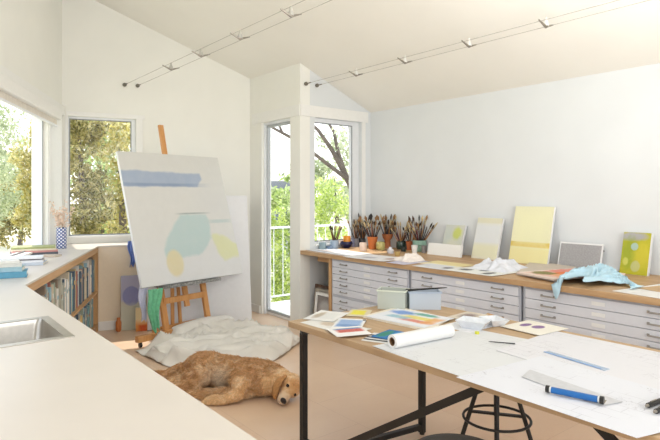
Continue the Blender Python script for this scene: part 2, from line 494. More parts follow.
# ---- bookcase below left window: frame x along LD from G, y into room
bl = (K - G).length - .02
bc = thing('bookcase', 'low oak bookcase full of books under the left window', 'bookcase', V((G.x, G.y, 0)), AK)
dep = .36
zc = CZ - .0155
m_ = MB(); m_.bx(0, bl, -.03, .0, zc - .055, zc); m_.build('top_rail', M_oak, bc)
m_ = MB(); m_.bx(-.0, .022, -dep, 0, 0, zc - .056); m_.build('end_panel', M_oakZ, bc)
for px_ in (): m_ = MB(); m_.bx(px_, px_ + .02, -dep, -.002, .08, zc - .056); m_.build('upright', M_oakZ, bc)
m_ = MB(); m_.bx(.022, bl, -dep, -.006, .42, .445); m_.build('shelf', M_oak, bc)
m_ = MB(); m_.bx(.022, bl, -dep, -.006, .06, .08); m_.build('shelf', M_oak, bc)
m_ = MB(); m_.bx(.022, bl, -dep, -dep + .008, .08, zc - .056); m_.build('back_panel', M_oakZ, bc)
m_ = MB(); m_.bx(.022, bl, -.03, -.012, 0, .06); m_.build('plinth', M_oak, bc)
book_cols = ['#7fa3aa', '#ece5d8', '#a9aca4', '#c9b58c', '#71899a', '#e2ddd4', '#9dbfcb', '#93816f', '#d6c9b1', '#b8776a', '#7fa6a6', '#eae8e3', '#bcb6a7', '#566778', '#d8b97e', '#9fab9a']
book_mats = [mat('book_cloth_%d' % i, c, .7) for i, c in enumerate(book_cols)]
cname = ['teal', 'cream', 'grey', 'tan', 'slate', 'ivory', 'azure', 'brown', 'sand', 'rust', 'green', 'white', 'taupe', 'navy', 'ochre', 'sage']
M_pages = mat('book_pages', '#efe8d8', .85)
def shelf_books(y0, z, hmax, s0, s1, row, rng):
    s_ = s0; made = []
    while s_ < s1:
        th = rng.uniform(.014, .042); h = hmax * rng.uniform(.74, .97); dp = rng.uniform(.17, .24); ci = rng.randrange(16)
        if s_ + th > s1: break
        bay = 0 if s_ < .86 else (1 if s_ < 1.72 else 2)
        mbk = MB(); mbk.mi = 0
        mbk.bx(0, .0025, -dp, 0, 0, h); mbk.bx(th - .0025, th, -dp, 0, 0, h); mbk.bx(.0025, th - .0025, -.003, 0, 0, h)
        mbk.mi = 1; mbk.bx(.0025, th - .0025, -dp + .005, -.003, .003, h - .003)
        mbk.mi = 2; hh = h * rng.uniform(.55, .75); mbk.bx(.0, th, 0, .0006, hh, hh + h * .1)
        wp = G + BKD * s_ + V((-BKD.y, BKD.x, 0)) * (y0 - rng.uniform(0, .02)); wp.z = z
        o = mbk.build('book', [book_mats[ci], M_pages, book_mats[(ci * 7 + 3) % 16]], None, loc=wp, rot=AK)
        made.append((o, ci, ('thick' if th > .03 else 'slim') + (' tall' if h > hmax * .88 else '')))
        s_ += th + .0015
    for i, (o, ci, ad) in enumerate(made):
        l_ = cname[made[i - 1][1]] if i else 'end panel'; r_ = cname[made[i + 1][1]] if i + 1 < len(made) else 'last'
        where = f'between {l_} and {r_} ones' if 0 < i < len(made) - 1 else ('next to the end panel' if i == 0 else 'farthest from the end panel')
        lb = f'{ad} {cname[ci]} book {where}, {row} of the bookcase'
        k_ = 2
        tag(o, lb, 'book', f'books on the {row} of the bookcase')
shelf_books(-.03, .4455, .40, .026, 2.5, 'upper shelf', random.Random(3))
shelf_books(-.03, .0805, .33, .05, 1.0, 'lower shelf', random.Random(11))

# ---- return ledge below back window
lc = thing('low_cabinet', 'cream panelled cabinet below the back window with a white top', 'cabinet', V((G.x, G.y, 0)), AB)
m_ = MB(); m_.bx(.003, .82, .006, .37, .10, zc); m_.build('panel', M_cream, lc)
m_ = MB(); m_.bx(.003, .83, .0, .38, 0, .10, bev=.003); m_.build('baseboard', M_trim, lc)
# ================================================================= RIGHT: WORKTOP + FLAT FILES
F0 = .02   # worktop overhang start (b)
WA, WB_ = .0, 7.2
m_ = MB(); m_.bx(.003, 7.2, .0, 1.095, -.042, 0, bev=.003)
M_wtop = wood('worktop_birch', '#a88058', '#d0ae84', 0, .5, 10)
wt = m_.build('worktop', M_wtop, None, loc=WT(0, 0), rot=AQ)
tag(wt, 'long birch worktop laid across the flat file cabinets', 'worktop')
ep = MB(); ep.bx(.50, .535, .02, 1.0, 0, WZ - .0425); ep = ep.build('support_panel', M_oakZ, None, loc=WT(0, 0, 0), rot=AQ)
tag(ep, 'upright oak panel holding up the worktop beside the open niche', 'panel')
bk = MB(); bk.bx(.10, .40, .18, .22, .74 - .0, .822); bk = bk.build('shelf_bracket', M_oak, None, loc=WT(0, 0, 0), rot=AQ)
tag(bk, 'short oak batten under the left end of the worktop', 'bracket')
M_file = mat('flat_file_enamel', '#d9dbe2', .45, var=.01)
M_file2 = mat('flat_file_carcass', '#b9bcc5', .5, var=.01)
M_pull = mat('drawer_pull_pewter', '#a29e98', .35, .6)
CW = 1.118; DR = 10
def cabinet(label, a0):
    r = thing('flat_file_cabinet', label, 'cabinet', WT(a0, .03, 0), AQ, 'flat file cabinets under the worktop')
    m = MB(); HT = WZ - .0425
    m.bx(0, CW, .022, .93, .03, HT); m.bx(0, .014, .004, .022, .03, HT); m.bx(CW - .014, CW, .004, .022, .03, HT)
    m.bx(.014, CW - .014, .004, .022, HT - .016, HT); m.bx(.014, CW - .014, .004, .022, .03, .045); m.bx(.014, CW - .014, .004, .022, .422, .446)
    m.bx(.03, CW - .03, .05, .9, 0, .03)
    m.build('carcass', M_file2, r)
    for sec in (0, 1):
        zb = .045 if sec == 0 else .446; zt = .422 if sec == 0 else HT - .016
        dh = (zt - zb) / 5
        for i in range(5):
            z0 = zb + i * dh + .002; z1 = zb + (i + 1) * dh - .002
            d = MB(); d.bx(.017, CW - .017, 0, .02, z0, z1, bev=.002); dr_ = d.build('drawer', M_file, r)
            zc_ = (z0 + z1) / 2 + .002
            for hx in (.20, CW - .20):
                h = MB(); h.path([(hx - .05, 0, zc_), (hx - .045, -.02, zc_), (hx + .045, -.02, zc_), (hx + .05, 0, zc_)], .0055, 8)
                h.bx(hx - .058, hx - .042, -.003, 0, zc_ - .008, zc_ + .008); h.bx(hx + .042, hx + .058, -.003, 0, zc_ - .008, zc_ + .008)
                h.build('handle', M_pull, dr_)
            h = MB(); h.bx(CW / 2 - .045, CW / 2 + .045, -.003, 0, zc_ - .013, zc_ + .013); h.build('label_holder', M_white, dr_)
    return r
cab = cabinet('pale grey flat file cabinet of shallow drawers beside the open niche', .54)
for k, lb in enumerate(('pale grey flat file cabinet behind the plastic boxes, middle one of the row',
                        'pale grey flat file cabinet under the hanging light blue cloth',
                        'pale grey flat file cabinet at the near end of the row')):
    dup(cab, WT(.54 + (k + 1) * (CW + .022), .03, 0), AQ, lb)

# ---------------- pictures leaning on the right wall
def canvas_obj(name, label, cat, w, h, t, loc, rot, front, group=None, side=None):
    """local: x 0..w, z 0..h, painted face at y=0, back at +t"""
    r = thing(name, label, cat, loc, rot, group)
    m = MB(); m.bx(0, w, .0008, t, 0, h, bev=.002); m.build('stretcher', side or M_white, r)
    m = MB(); m.poly([(.001, 0, .001), (w - .001, 0, .001), (w - .001, 0, h - .001), (.001, 0, h - .001)])
    m.build('painted_face', front, r)
    return r
def leaning(name, label, x0, x1, ytop, b0, b1, front_fn, t=.02, cat='painting', side=None):
    a0 = aW(x0, b0); a1 = aW(x1, b0); w = a1 - a0
    pm = WT((a0 + a1) / 2, b1); zt = H - (ytop - CY) * pm.y / F
    hh = zt - WZ; Hh = math.hypot(hh, b1 - b0); th = math.atan2(b1 - b0, hh)
    o = canvas_obj(name, label, cat, w, Hh, t, WT(a0, b0, WZ + .001), (-th, 0, AQ), front_fn(w, Hh), side=side)
    return o
leaning('painting', 'large pale yellow canvas with a deep yellow band leaning on the wall', 508, 547, 206.5, .92, 1.05,
        lambda w, h: art('art_yellow', '#e9e6c0', [('r', .5, .33, .7, .045, '#dbbf55', .25, .2, .95), ('r', .5, .13, .7, .15, '#eadf9f', .3, .2, .8), ('r', .5, .62, .36, .27, '#eceabf', .3, .2, .7)], w, h), t=.03)
leaning('painting', 'pale grey canvas with faint cream bands leaning left of the yellow one', 471, 496, 218, .93, 1.05,
        lambda w, h: art('art_grey_cream', '#e4e2cf', [('r', .5, .6, .6, .26, '#dcdfe2', .3, .3, .9), ('r', .5, .93, .7, .06, '#d9d5b8', .3, .3, .7), ('r', .5, .2, .7, .16, '#e0deb9', .3, .3, .6)], w, h), t=.03)
leaning('painting', 'small soft grey painting with a yellow-green spot behind a white board', 440, 459, 225, .95, 1.06,
        lambda w, h: art('art_grey_green', '#cfd0c4', [('e', .66, .72, .22, .2, '#c8d05e', .3, .8, .9), ('r', .2, .5, .18, .5, '#c3cbc4', .4, .6, .7), ('e', .5, .3, .4, .2, '#d9d6c0', .4, .6, .7)], w, h), t=.03)
leaning('artist_board', 'blank white board standing low beside the green-topped brush pot', 427, 460, 244, .84, .87,
        lambda w, h: art('art_blank_board', '#f2f1ed', [], w, h), t=.03, cat='board')
leaning('artist_board', 'plain mid-grey board with a white edge leaning on the wall', 557, 600, 243, .99, 1.05,
        lambda w, h: art('art_plain_grey', '#e9e9e9', [('r', .5, .47, .475, .47, '#9d9b9c', .01, 0, 1)], w, h), t=.02, cat='board')
leaning('painting', 'small bright green and yellow canvas with pale circles at the right end', 619, 647, 232.5, .95, 1.04,
        lambda w, h: art('art_green', '#b9b52b', [('e', .35, .9, .5, .1, '#a9a7b5', .3, .8, .9), ('e', .3, .5, .3, .35, '#8fa02e', .4, 1.2, .8), ('e', .75, .45, .3, .3, '#cfc23a', .4, 1.2, .8), ('e', .45, .66, .13, .09, '#a7c0b8', .1, .3, .95), ('e', .55, .2, .16, .13, '#bfc084', .12, .3, .9), ('e', .18, .3, .1, .09, '#d0cf6a', .2, .4, .8)], w, h), t=.045)

# ---------------- jars, pots and brushes
def pot(name, label, cat, x, y, prof, m, n=18, z=WZ, inner=True, b_shift=0):
    """prof: outer (r,z) list bottom to top; wall is given a thickness"""
    p = on(x, y, z)
    if z == WZ:
        rm = max(r_ for r_, _ in prof); q_ = local(C0, AQ, V((p.x, p.y, 0))); bb = min(q_.y, 1.085 - rm); 
        while bb > .1 and aW(x, bb) < rm + .012: bb -= .01
        p = WT(aW(x, bb), bb)
    k = MB(); t = .004
    pr = [(0, 0)] + prof + ([(max(r - t, .001), zz) for r, zz in prof[::-1]][:-1] + [(max(prof[0][0] - t, .001), prof[0][1] + .006), (0, prof[0][1] + .006)] if inner else [(0, prof[-1][1])])
    k.lathe(pr, (0, 0, 0), n)
    o = k.build(name, m, None, smooth=True, loc=p + V((0, 0, .0008)))
    tag(o, label, cat); return o, p, prof[-1][1], prof[-1][0], prof[0][0]
pm_ = {}
def cm(c, r=.5, **k):
    key = (c, r)
    if key not in pm_: pm_[key] = mat('glaze_%s' % c.strip('#'), c, r, **k)
    return pm_[key]
brush_m = [cm('#5a3a28'), cm('#2f2a2a'), cm('#8a4b2a'), cm('#b08050'), cm('#6d3030'), cm('#3a4652')]
bris_m = [cm('#4a3426', .8), cm('#c9b48a', .8), cm('#2b2521', .8), cm('#8d6b45', .8)]
M_ferr = mat('brass_ferrule', '#a79a80', .35, .8)
def brush_mesh(L, hm, bmx, fan):
    k = MB(); k.mi = 0; k.path([(0, 0, 0), (0, 0, L * .3), (0, 0, L * .72)], [.003, .0062, .0048], 6)
    k.mi = 1; k.path([(0, 0, L * .72), (0, 0, L * .84)], [.005, .0068], 6)
    k.mi = 2; k.path([(0, 0, L * .84), (0, 0, L * .92), (0, 0, L)], [.0075, .0095 * fan, .002], 6)
    bmesh.ops.recalc_face_normals(k.bm, faces=k.bm.faces)
    me = bpy.data.meshes.new('paintbrush'); k.bm.to_mesh(me); k.bm.free()
    for m in (hm, M_ferr, bmx): me.materials.append(m)
    return me
bmesh_lib = [brush_mesh(1, brush_m[i % 6], bris_m[i % 4], 1 + (i % 3) * .4) for i in range(1)]
BR = []
for i in range(8):
    BR.append([brush_mesh(L, brush_m[i % 6], bris_m[(i * 3) % 4], 1 + (i % 3) * .5) for L in (.27, .34, .41)])
def brushes(p, hz, rtop, rbot, n, label, group, seed, lean=.25, lens=(0, 1, 2)):
    rg = random.Random(seed); n = int(n * 1.5)
    for i in range(n):
        me = BR[rg.randrange(8)][rg.choice(lens)]
        o = bpy.data.objects.new('paintbrush', me); link(o)
        th = 2 * PI * (i + rg.random() * .6) / n; 
        r0 = (rbot - .012) * rg.uniform(0, .7); r1 = max(.004, rtop - .010) * rg.uniform(.25, 1)
        b = V((p.x + r0 * math.cos(th + 2.6), p.y + r0 * math.sin(th + 2.6), p.z + .012))
        t = V((p.x + r1 * math.cos(th), p.y + r1 * math.sin(th), p.z + hz))
        d = (t - b).normalized()
        o.location = b; o.rotation_euler = d.to_track_quat('Z', 'Y').to_euler()
        tag(o, label, 'paintbrush', group)
pots = []
def potb(args, n, lbl, grp, seed, **kw):
    o, p, hz, rt, rb_ = pot(*args); brushes(p, hz, rt, rb_, n, lbl, grp, seed, **kw)
potb(('jar', 'dark grey glass jar of brushes at the left end of the pots', 'jar', 362, 244.5, [(.042, 0), (.045, .02), (.045, .09), (.04, .10)], cm('#4c4a4c', .25)), 9,
     'dark-handled paintbrush standing in the dark grey jar', 'brushes in the dark grey jar', 1)
potb(('plant_pot', 'tall orange terracotta pot full of brushes', 'pot', 372.5, 249, [(.045, 0), (.058, .12), (.062, .12), (.062, .145)], cm('#c9743c', .7)), 12,
     'paintbrush standing in the tall orange terracotta pot', 'brushes in the orange terracotta pot', 2)
potb(('bowl', 'brown footed pot with a wide clay bowl rim crowded with brushes', 'pot', 387.5, 247.5, [(.05, 0), (.05, .01), (.038, .03), (.036, .09), (.055, .115), (.066, .15), (.066, .165)], cm('#b06a3e', .6)), 16,
     'dark paintbrush crowded into the brown footed pot', 'brushes in the brown footed pot', 3)
potb(('jar', 'dark green glass jar of brushes in the middle of the pots', 'jar', 401, 247, [(.05, 0), (.056, .02), (.056, .085), (.05, .095)], cm('#2f4238', .25)), 8,
     'paintbrush standing in the dark green jar', 'brushes in the dark green jar', 4, lens=(0, 1))
potb(('plant_pot', 'short orange clay pot of brushes beside the teal pot', 'pot', 410, 249, [(.036, 0), (.045, .08), (.049, .08), (.049, .10)], cm('#b9653a', .7)), 6,
     'paintbrush standing in the short orange clay pot', 'brushes in the short orange pot', 5, lens=(0, 1))
potb(('bowl', 'wide teal-green ceramic pot holding long brushes', 'pot', 419.5, 249.5, [(.055, 0), (.06, .06), (.078, .075), (.08, .125)], cm('#8fb3a2', .4)), 12,
     'long paintbrush standing in the teal-green pot', 'brushes in the teal-green pot', 6, lens=(1, 2))
potb(('jar', 'pale blue striped jar of small brushes under the bay window', 'jar', 334.5, 243.5, [(.045, 0), (.052, .03), (.052, .085), (.045, .1)], cm('#9fb0c2', .3)), 6,
     'reddish paintbrush standing in the pale blue jar', 'brushes in the pale blue jar', 8, lens=(0,))
potb(('jar', 'grey tin of brushes behind the candle jar', 'tin', 356, 243.5, [(.035, 0), (.035, .10)], cm('#8a8c96', .35)), 7,
     'paintbrush standing in the grey tin', 'brushes in the grey tin', 9, lens=(0, 1))
pot('bowl', 'round navy blue bowl under the bay window', 'bowl', 346.5, 243.5, [(.03, 0), (.06, .015), (.078, .05), (.07, .078)], cm('#20264e', .3))
pot('jar', 'orange glass jar behind the navy bowl', 'jar', 347, 239.8, [(.04, 0), (.045, .02), (.045, .13), (.04, .14)], cm('#ef9a2c', .3))
pot('jar', 'pink-white candle jar in front of the brush pots', 'jar', 363, 251, [(.038, 0), (.041, .01), (.041, .085), (.037, .095)], cm('#e6cfc0', .35))
pot('jar', 'yellow-green glazed jar right of the terracotta pot', 'jar', 380.5, 250, [(.04, 0), (.052, .02), (.052, .075), (.042, .095)], cm('#b9b273', .35))
o, p, *_ = pot('jar', 'small white jar in front of the brown footed pot', 'jar', 390.5, 253.5, [(.03, 0), (.034, .01), (.034, .04), (.018, .055), (.018, .07)], cm('#dcdbe0', .3))
pot('jar', 'small tan jar in front of the dark green jar', 'jar', 397.5, 256, [(.024, 0), (.028, .01), (.028, .045)], cm('#c3a468', .5))
pot('jar', 'clear glass water jar at the left end of the worktop', 'jar', 322.5, 247, [(.04, 0), (.042, .01), (.042, .075), (.038, .08)], clearplastic('clear_glass_jar', '#cfdde2', .35))
pot('jar', 'low glass dish beside the clear water jar', 'dish', 329, 247.5, [(.035, 0), (.045, .03)], clearplastic('blue_glass_dish', '#a9bcd0', .5))
pot('bottle', 'slim lavender bottle between the navy bowl and the tin', 'bottle', 352.5, 246, [(.024, 0), (.026, .01), (.026, .06), (.010, .08), (.010, .11)], cm('#8b8fb0', .3))
pot('jar', 'dark grey tall jar beside the teal-green pot', 'jar', 424, 253, [(.026, 0), (.028, .08)], cm('#8a8583', .4))
pot('cup', 'white paper cup behind the crumpled cloth', 'cup', 414.5, 253, [(.026, 0), (.036, .085)], cm('#efeeea', .5))
pot('jar', 'black paint jar in front of the dark green jar', 'jar', 403.5, 251.5, [(.026, 0), (.028, .01), (.028, .05)], cm('#26302c', .4))

# ---------------- papers & cloths
def sheet(name, label, cat, pts, z, m, th=.0012, group=None, curl=0):
    """pts: pixel quad (image order) surveyed on plane z; local origin at first pt, x along first edge"""
    P = [on(x, y, z) for x, y in pts]
    return sheet_w(name, label, cat, P, m, th, group, curl)
def sheet_w(name, label, cat, P, m, th=.0012, group=None, curl=0):
    o = P[0]; d = P[1] - P[0]; ang = math.atan2(d.y, d.x)
    q = [local(o, ang, p) for p in P]
    k = MB()
    n = 10
    if len(q) == 4:
        lo = {}; 
        for i in range(n + 1):
            for j in range(n + 1):
                u = i / n; v = j / n
                p = q[0] * (1 - u) * (1 - v) + q[1] * u * (1 - v) + q[2] * u * v + q[3] * (1 - u) * v
                zz = curl * (max(0, abs(u - .5) * 2 - .6) ** 2 * 3 * (.5 + .5 * math.sin(3 * v + P[0].x * 9)) + .25 * abs(noise.noise(V((u * 3, v * 3, P[0].x * 5)))))
                lo[i, j] = (k.bm.verts.new((p.x, p.y, zz)), k.bm.verts.new((p.x, p.y, zz + th)))
        for i in range(n):
            for j in range(n):
                k._f([lo[i, j][1], lo[i + 1, j][1], lo[i + 1, j + 1][1], lo[i, j + 1][1]])
                k._f([lo[i, j][0], lo[i, j + 1][0], lo[i + 1, j + 1][0], lo[i + 1, j][0]])
        for i in range(n):
            for (a, b) in (((i, 0), (i + 1, 0)), ((i + 1, n), (i, n)), ((0, i + 1), (0, i)), ((n, i), (n, i + 1))):
                k._f([lo[a][0], lo[b][0], lo[b][1], lo[a][1]])
    else: k.prism([(p.x, p.y) for p in q], 0, th)
    ob = k.build(name, m, None, loc=o, rot=ang)
    return tag(ob, label, cat, group)
def dims(pts, z):
    P = [on(x, y, z) for x, y in pts]; return (P[1] - P[0]).length, (P[3] - P[0]).length
def artsheet(name, label, cat, pts, z, base, shapes, **kw):
    P = [on(x, y, z) for x, y in pts]; dx = P[1] - P[0]; w = dx.length; dx.normalize(); pe = V((-dx.y, dx.x, 0)); h = (P[3] - P[0]).dot(pe)
    if len(pts) == 4 and kw.pop('rect', True):
        h = .5 * (h + (P[2] - P[1]).dot(pe)); P[3] = P[0] + pe * h; P[2] = P[1] + pe * h
    return sheet_w(name, label, cat, P, art('art_' + label[:18].replace(' ', '_'), base, shapes, w, h, ax=('X', 'Y')), **kw)

z1 = WZ + .001
artsheet('paper_sheet', 'white sketch paper at the left end of the worktop', 'paper', [(306, 250), (345, 256), (352, 251), (318, 246.5)], z1, '#e9e9ec',
         [('e', .3, .4, .15, .2, '#b9a7a0', .3, 1, .8), ('e', .7, .6, .12, .25, '#8f9aa0', .3, 1, .7)], curl=.01)
artsheet('paper_sheet', 'white paint-marked paper in front of the candle jar', 'paper', [(343, 257), (384, 262), (384, 255.5), (352, 252.5)], z1, '#eceaea',
         [('e', .4, .4, .16, .15, '#9c9aa8', .3, 1, .7), ('e', .8, .6, .1, .25, '#a7705a', .3, 1, .6)], curl=.01)
artsheet('paper_sheet', 'lavender-white folded paper left of the crumpled cloth', 'paper', [(386, 262.5), (404, 265), (405, 258), (390, 257)], z1, '#cfcbdc', [], curl=.015)
artsheet('paper_sheet', 'pale yellow paper strip in front of the white board', 'paper', [(417, 263), (455, 268), (476, 265.5), (430, 259.5)], z1, '#e8d9a2', [('r', .5, .15, .6, .2, '#f0ead2', .3, .3, .8)], curl=.005)
artsheet('paper_sheet', 'grey-white printed sheet near the front of the worktop', 'paper', [(412, 266), (450, 271), (470, 268), (418, 262.5)], z1 + .0015, '#dcdde0', [('e', .7, .5, .1, .2, '#4c4c52', .3, 1, .9)], curl=.004)
artsheet('paper_sheet', 'white sheet with dark brush marks in front of the grey canvas', 'paper', [(445, 270), (492, 276.5), (505, 270), (462, 265)], z1 + .003, '#e9e9e4',
         [('e', .2, .4, .12, .14, '#3b3d40', .3, 1.2, .9), ('e', .5, .6, .1, .14, '#55585a', .3, 1.2, .9), ('e', .75, .3, .08, .2, '#2f3134', .3, 1.2, .9)], curl=.006)
artsheet('watercolour_sheet', 'pink and orange floral watercolour on a board near the blue cloth', 'painting', [(517, 273.5), (554, 280.5), (577, 267.5), (533, 261)], WZ + .02, '#ead9cf',
         [('r', .55, .5, .46, .44, '#dfb3a4', .1, .3, .9), ('e', .35, .62, .34, .34, '#de8a7c', .2, 1.6, 1), ('e', .50, .45, .17, .2, '#e5793a', .15, 1, 1), ('e', .85, .62, .26, .28, '#d08a80', .25, 1.6, .9), ('e', .32, .22, .24, .12, '#7d7a3c', .2, 1, 1), ('e', .75, .28, .2, .13, '#e3a67a', .2, 1, 1)], th=.012)
sheet('drawing_board', 'thin grey drawing board under the floral watercolour', 'board', [(516, 274.5), (556, 282), (576, 268.5), (532, 262)], WZ + .0015, mat('greyboard', '#cbbfb2', .8), th=.015)
artsheet('paper_sheet', 'large white paper under the light blue cloth at the right', 'paper', [(612, 291), (668, 300), (680, 283), (628, 277)], z1, '#ecebe8', [], curl=.004)
artsheet('paper_sheet', 'brown kraft paper lying on the white paper at the right end', 'paper', [(636, 288), (668, 293.5), (676, 286), (646, 282)], z1 + .003, '#cfae86', [])
artsheet('paper_sheet', 'white sheet behind the floral watercolour', 'paper', [(571, 271), (592, 274), (610, 266.5), (589, 264)], z1 + .001, '#e9e4e2', [], curl=.01)

def fold(p, s=1.0):
    r = 1 - abs(noise.noise(p * s)) * 2
    return r * r
def cloth_obj(name, label, m, fn, nu, nv, thick=.003, cat='cloth', sub=0):
    k = MB(); g = [[k.bm.verts.new(fn(i / nu, j / nv)) for j in range(nv + 1)] for i in range(nu + 1)]
    for i in range(nu):
        for j in range(nv): k._f([g[i][j], g[i + 1][j], g[i + 1][j + 1], g[i][j + 1]])
    o = k.build(name, m, None, smooth='all')
    md = o.modifiers.new('t', 'SOLIDIFY'); md.thickness = thick; md.offset = 1
    bpy.context.view_layer.update(); baked(o)
    return tag(o, label, cat)
# light blue cloth over the worktop edge
M_bluecloth = mat('light_blue_cotton', '#bedfee', .85, var=.06, scale=6, sheen=.2)
def bluecloth(u, v):
    a_l = aW(561, .1); a_r = aW(640, .3)
    a = a_l + (a_r - a_l) * u
    # outline : two tails hanging near the left, lumpy heap, tapering to the right
    back = .48 + .10 * math.sin(u * 4) - .25 * u ** 3
    front = .12 + .25 * u
    tail = .25 * math.exp(-((u - .10) / .085) ** 2) + .19 * math.exp(-((u - .43) / .07) ** 2)
    s_ = front - tail + (back - front + tail) * v
    w = fold(V((u * 8, v * 5, 3.1)), 1) * .07 * min(1, v * 3 + .25) * (1 - u * .55)
    edge = min(1, 6 * min(u, 1 - u, v + .12, 1.05 - v))
    h = .012 + w * max(.15, edge) + .05 * math.exp(-((u - .25) / .3) ** 2) * max(0, edge)
    if s_ > -.006: return WT(a, s_, WZ + .002 + h)
    return WT(a + .02 * math.sin(v * 9) + (u - .26) * .1, -.012 - .020 * abs(noise.noise(V((u * 14, v * 6, 1)))), WZ + .01 + s_ * 1.0)
cloth_obj('cloth', 'light blue cloth heaped on the worktop and hanging over its edge', M_bluecloth, bluecloth, 90, 46)
M_whitecloth = mat('white_rag', '#dfe1e8', .9, var=.08, scale=12)
def rag(x0, x1, b0, b1, hgt, seed, fq=3):
    bm0 = (b0 + b1) / 2; a0 = aW(x0, bm0); a1 = aW(x1, bm0)
    def fn(u, v):
        r = min(u, 1 - u, v, 1 - v); e = min(1, r * 5)
        j = noise.noise(V((u * 4, v * 4, seed))) * .04
        return WT(a0 + (a1 - a0) * (u + j * (1 - e)), b0 + (b1 - b0) * (v + j), WZ + .004 + (.012 + hgt * (.35 + .65 * fold(V((u * fq, v * fq, seed)), 1)) * (.7 + .3 * abs(noise.noise(V((u * 9, v * 9, seed)))))) * e)
    return fn
cloth_obj('cloth', 'crumpled white rag in front of the yellow canvas', M_whitecloth, rag(483, 519, .22, .60, .09, 5.3), 44, 34)
cloth_obj('cloth', 'crumpled cream rag in front of the short orange pot', mat('cream_rag', '#eee4dc', .9, var=.06, scale=12), rag(401, 417, .12, .34, .085, 9.1, 1.6), 30, 26)
# small wall hook
hk = MB(); hk.lathe([(0, 0), (.012, 0), (.012, .012), (.006, .02), (.006, .03), (.012, .035), (0, .04)], (0, 0, 0), 12, Matrix.Rotation(PI / 2, 3, 'X'))
hp = WT(aW(603, 1.1), 1.1); hp.z = H - 56 * hp.y / F
tag(hk.build('wall_knob', M_black, None, smooth=True, loc=hp, rot=AQ), 'small black knob on the right wall beside the grey board', 'knob')

# ---------------- framed pictures in the niche
def framed(label, a, b0, w, h, t, fm, pic, lean=.1):
    r = thing('framed_picture', label, 'picture', WT(a, b0, .001), (-lean, 0, AQ))
    fw = .03
    m = MB(); m.bx(0, w, 0, t, 0, fw); m.bx(0, w, 0, t, h - fw, h); m.bx(0, fw, 0, t, fw, h - fw); m.bx(w - fw, w, 0, t, fw, h - fw); m.build('frame', fm, r)
    m = MB(); m.bx(fw, w - fw, t * .4, t, fw, h - fw); m.build('picture', pic, r)
    return r
framed('dark brown framed picture at the back of the niche stack', .03, .15, .455, .47, .025, cm('#5b4030'), cm('#8a7f74'))
framed('grey-taupe framed picture in the middle of the niche stack', .10, .10, .39, .44, .025, cm('#a49a8c'), cm('#c9c2b8'))
framed('white framed picture at the front of the niche stack', .18, .05, .31, .41, .025, cm('#f0eeea'),
       art('art_niche', '#8d8580', [('e', .5, .25, .4, .16, '#c08a4a', .2, .6, .9), ('e', .5, .6, .3, .2, '#b9b6b4', .3, .8, .9)], .365, .41))
# ================================================================= TABLE
TQ = Q; TE = E
def TB(a, b, z=TZ): return N0 + Q * a + E * b + V((0, 0, z))
tb = thing('work_table', 'large wooden trestle work table with black steel legs', 'table', V((N0.x, N0.y, 0)), AQ)
M_ttop = wood('table_ply', '#ac8d6b', '#cdb08b', 0, .55, 9)
m_ = MB(); m_.bx(0, 2.75, 0, 1.06, TZ - .035, TZ, bev=.003); m_.build('tabletop', M_ttop, tb)
def tl(p): return local(V((N0.x, N0.y, 0)), AQ, p)
f1 = tl(on(303, 455, 0)); f2 = tl(on(422, 434, 0))
f1 = V((.083, .055, 0)); f2.z = 0
zt = TZ - .0355
for (x, y) in ((f1.x, f1.y), (f2.x, f2.y), (2.55, .06), (2.35, f2.y)):
    m_ = MB(); m_.bx(x - .017, x + .017, y - .017, y + .017, .012, zt - .03); m_.lathe([(0, 0), (.016, 0), (.016, .012), (0, .012)], (x, y, 0), 12); m_.build('leg', M_black, tb)
for a, b in ((f1, f2), (V((2.55, .06, 0)), V((2.35, f2.y, 0)))):
    aj = a + V((.20 if a.x < 1 else -.20, 0, 0))
    m_ = MB(); m_.bar((aj.x, aj.y, .05), (b.x, b.y - .02, .05), .03, .03); m_.build('foot_rail', M_black, tb)
    m_ = MB(); m_.bar((a.x, a.y, .05), (aj.x, aj.y, .05), .03, .03); m_.build('foot_rail', M_black, tb)
    m_ = MB(); m_.bar((a.x, a.y - .02, zt - .015), (b.x, b.y + .02, zt - .015), .04, .03); m_.build('top_rail', M_black, tb)
m_ = MB(); m_.bar((f1.x + .20, f1.y + .0, .05), (1.33, .065, zt - .01), .012, .036); m_.build('brace', M_black, tb)
m_ = MB(); m_.bar((2.70, .06, .06), (aW(596, .07, N0), .07, zt - .01), .012, .036); m_.build('brace', M_black, tb)

ZT = TZ + .0006
# big drawing sheets
def plan_mat(name, base, seed, w, h):
    t = NT(name); c = t.coords(); b = srgb(base)
    col = b
    # line work inside irregular patches
    br = t.n('ShaderNodeTexBrick'); mp = t.n('ShaderNodeMapping'); mp.inputs['Location'].default_value = (seed, seed * .7, 0); t.l(c, mp.inputs[0]); t.l(mp.outputs[0], br.inputs[0])
    br.inputs['Scale'].default_value = 1; br.inputs['Brick Width'].default_value = .11; br.inputs['Row Height'].default_value = .062; br.inputs['Mortar Size'].default_value = .0016
    br.inputs['Color1'].default_value = (0, 0, 0, 1); br.inputs['Color2'].default_value = (0, 0, 0, 1); br.inputs['Mortar'].default_value = (1, 1, 1, 1); br.offset = .37
    msk = t.mapr(t.noise(mp.outputs[0], 3.2, 2), .5, .58)
    scr = t.mapr(t.noise(mp.outputs[0], 38, 5, .75, 2.5), .56, .62)
    msk2 = t.mapr(t.noise(mp.outputs[0], 5.5, 2, .5, .5), .57, .64)
    f1_ = t.math('MULTIPLY', t.math('MULTIPLY', br.outputs['Color'], msk), .28)
    f2_ = t.math('MULTIPLY', t.math('MULTIPLY', scr, msk2), .6)
    o = t.mix(t.math('MAXIMUM', f1_, f2_), b, srgb('#8b8890'))
    t.l(o, t.b.inputs['Base Color']); t.b.inputs['Roughness'].default_value = .7; return t.m
w, h = 1, 1
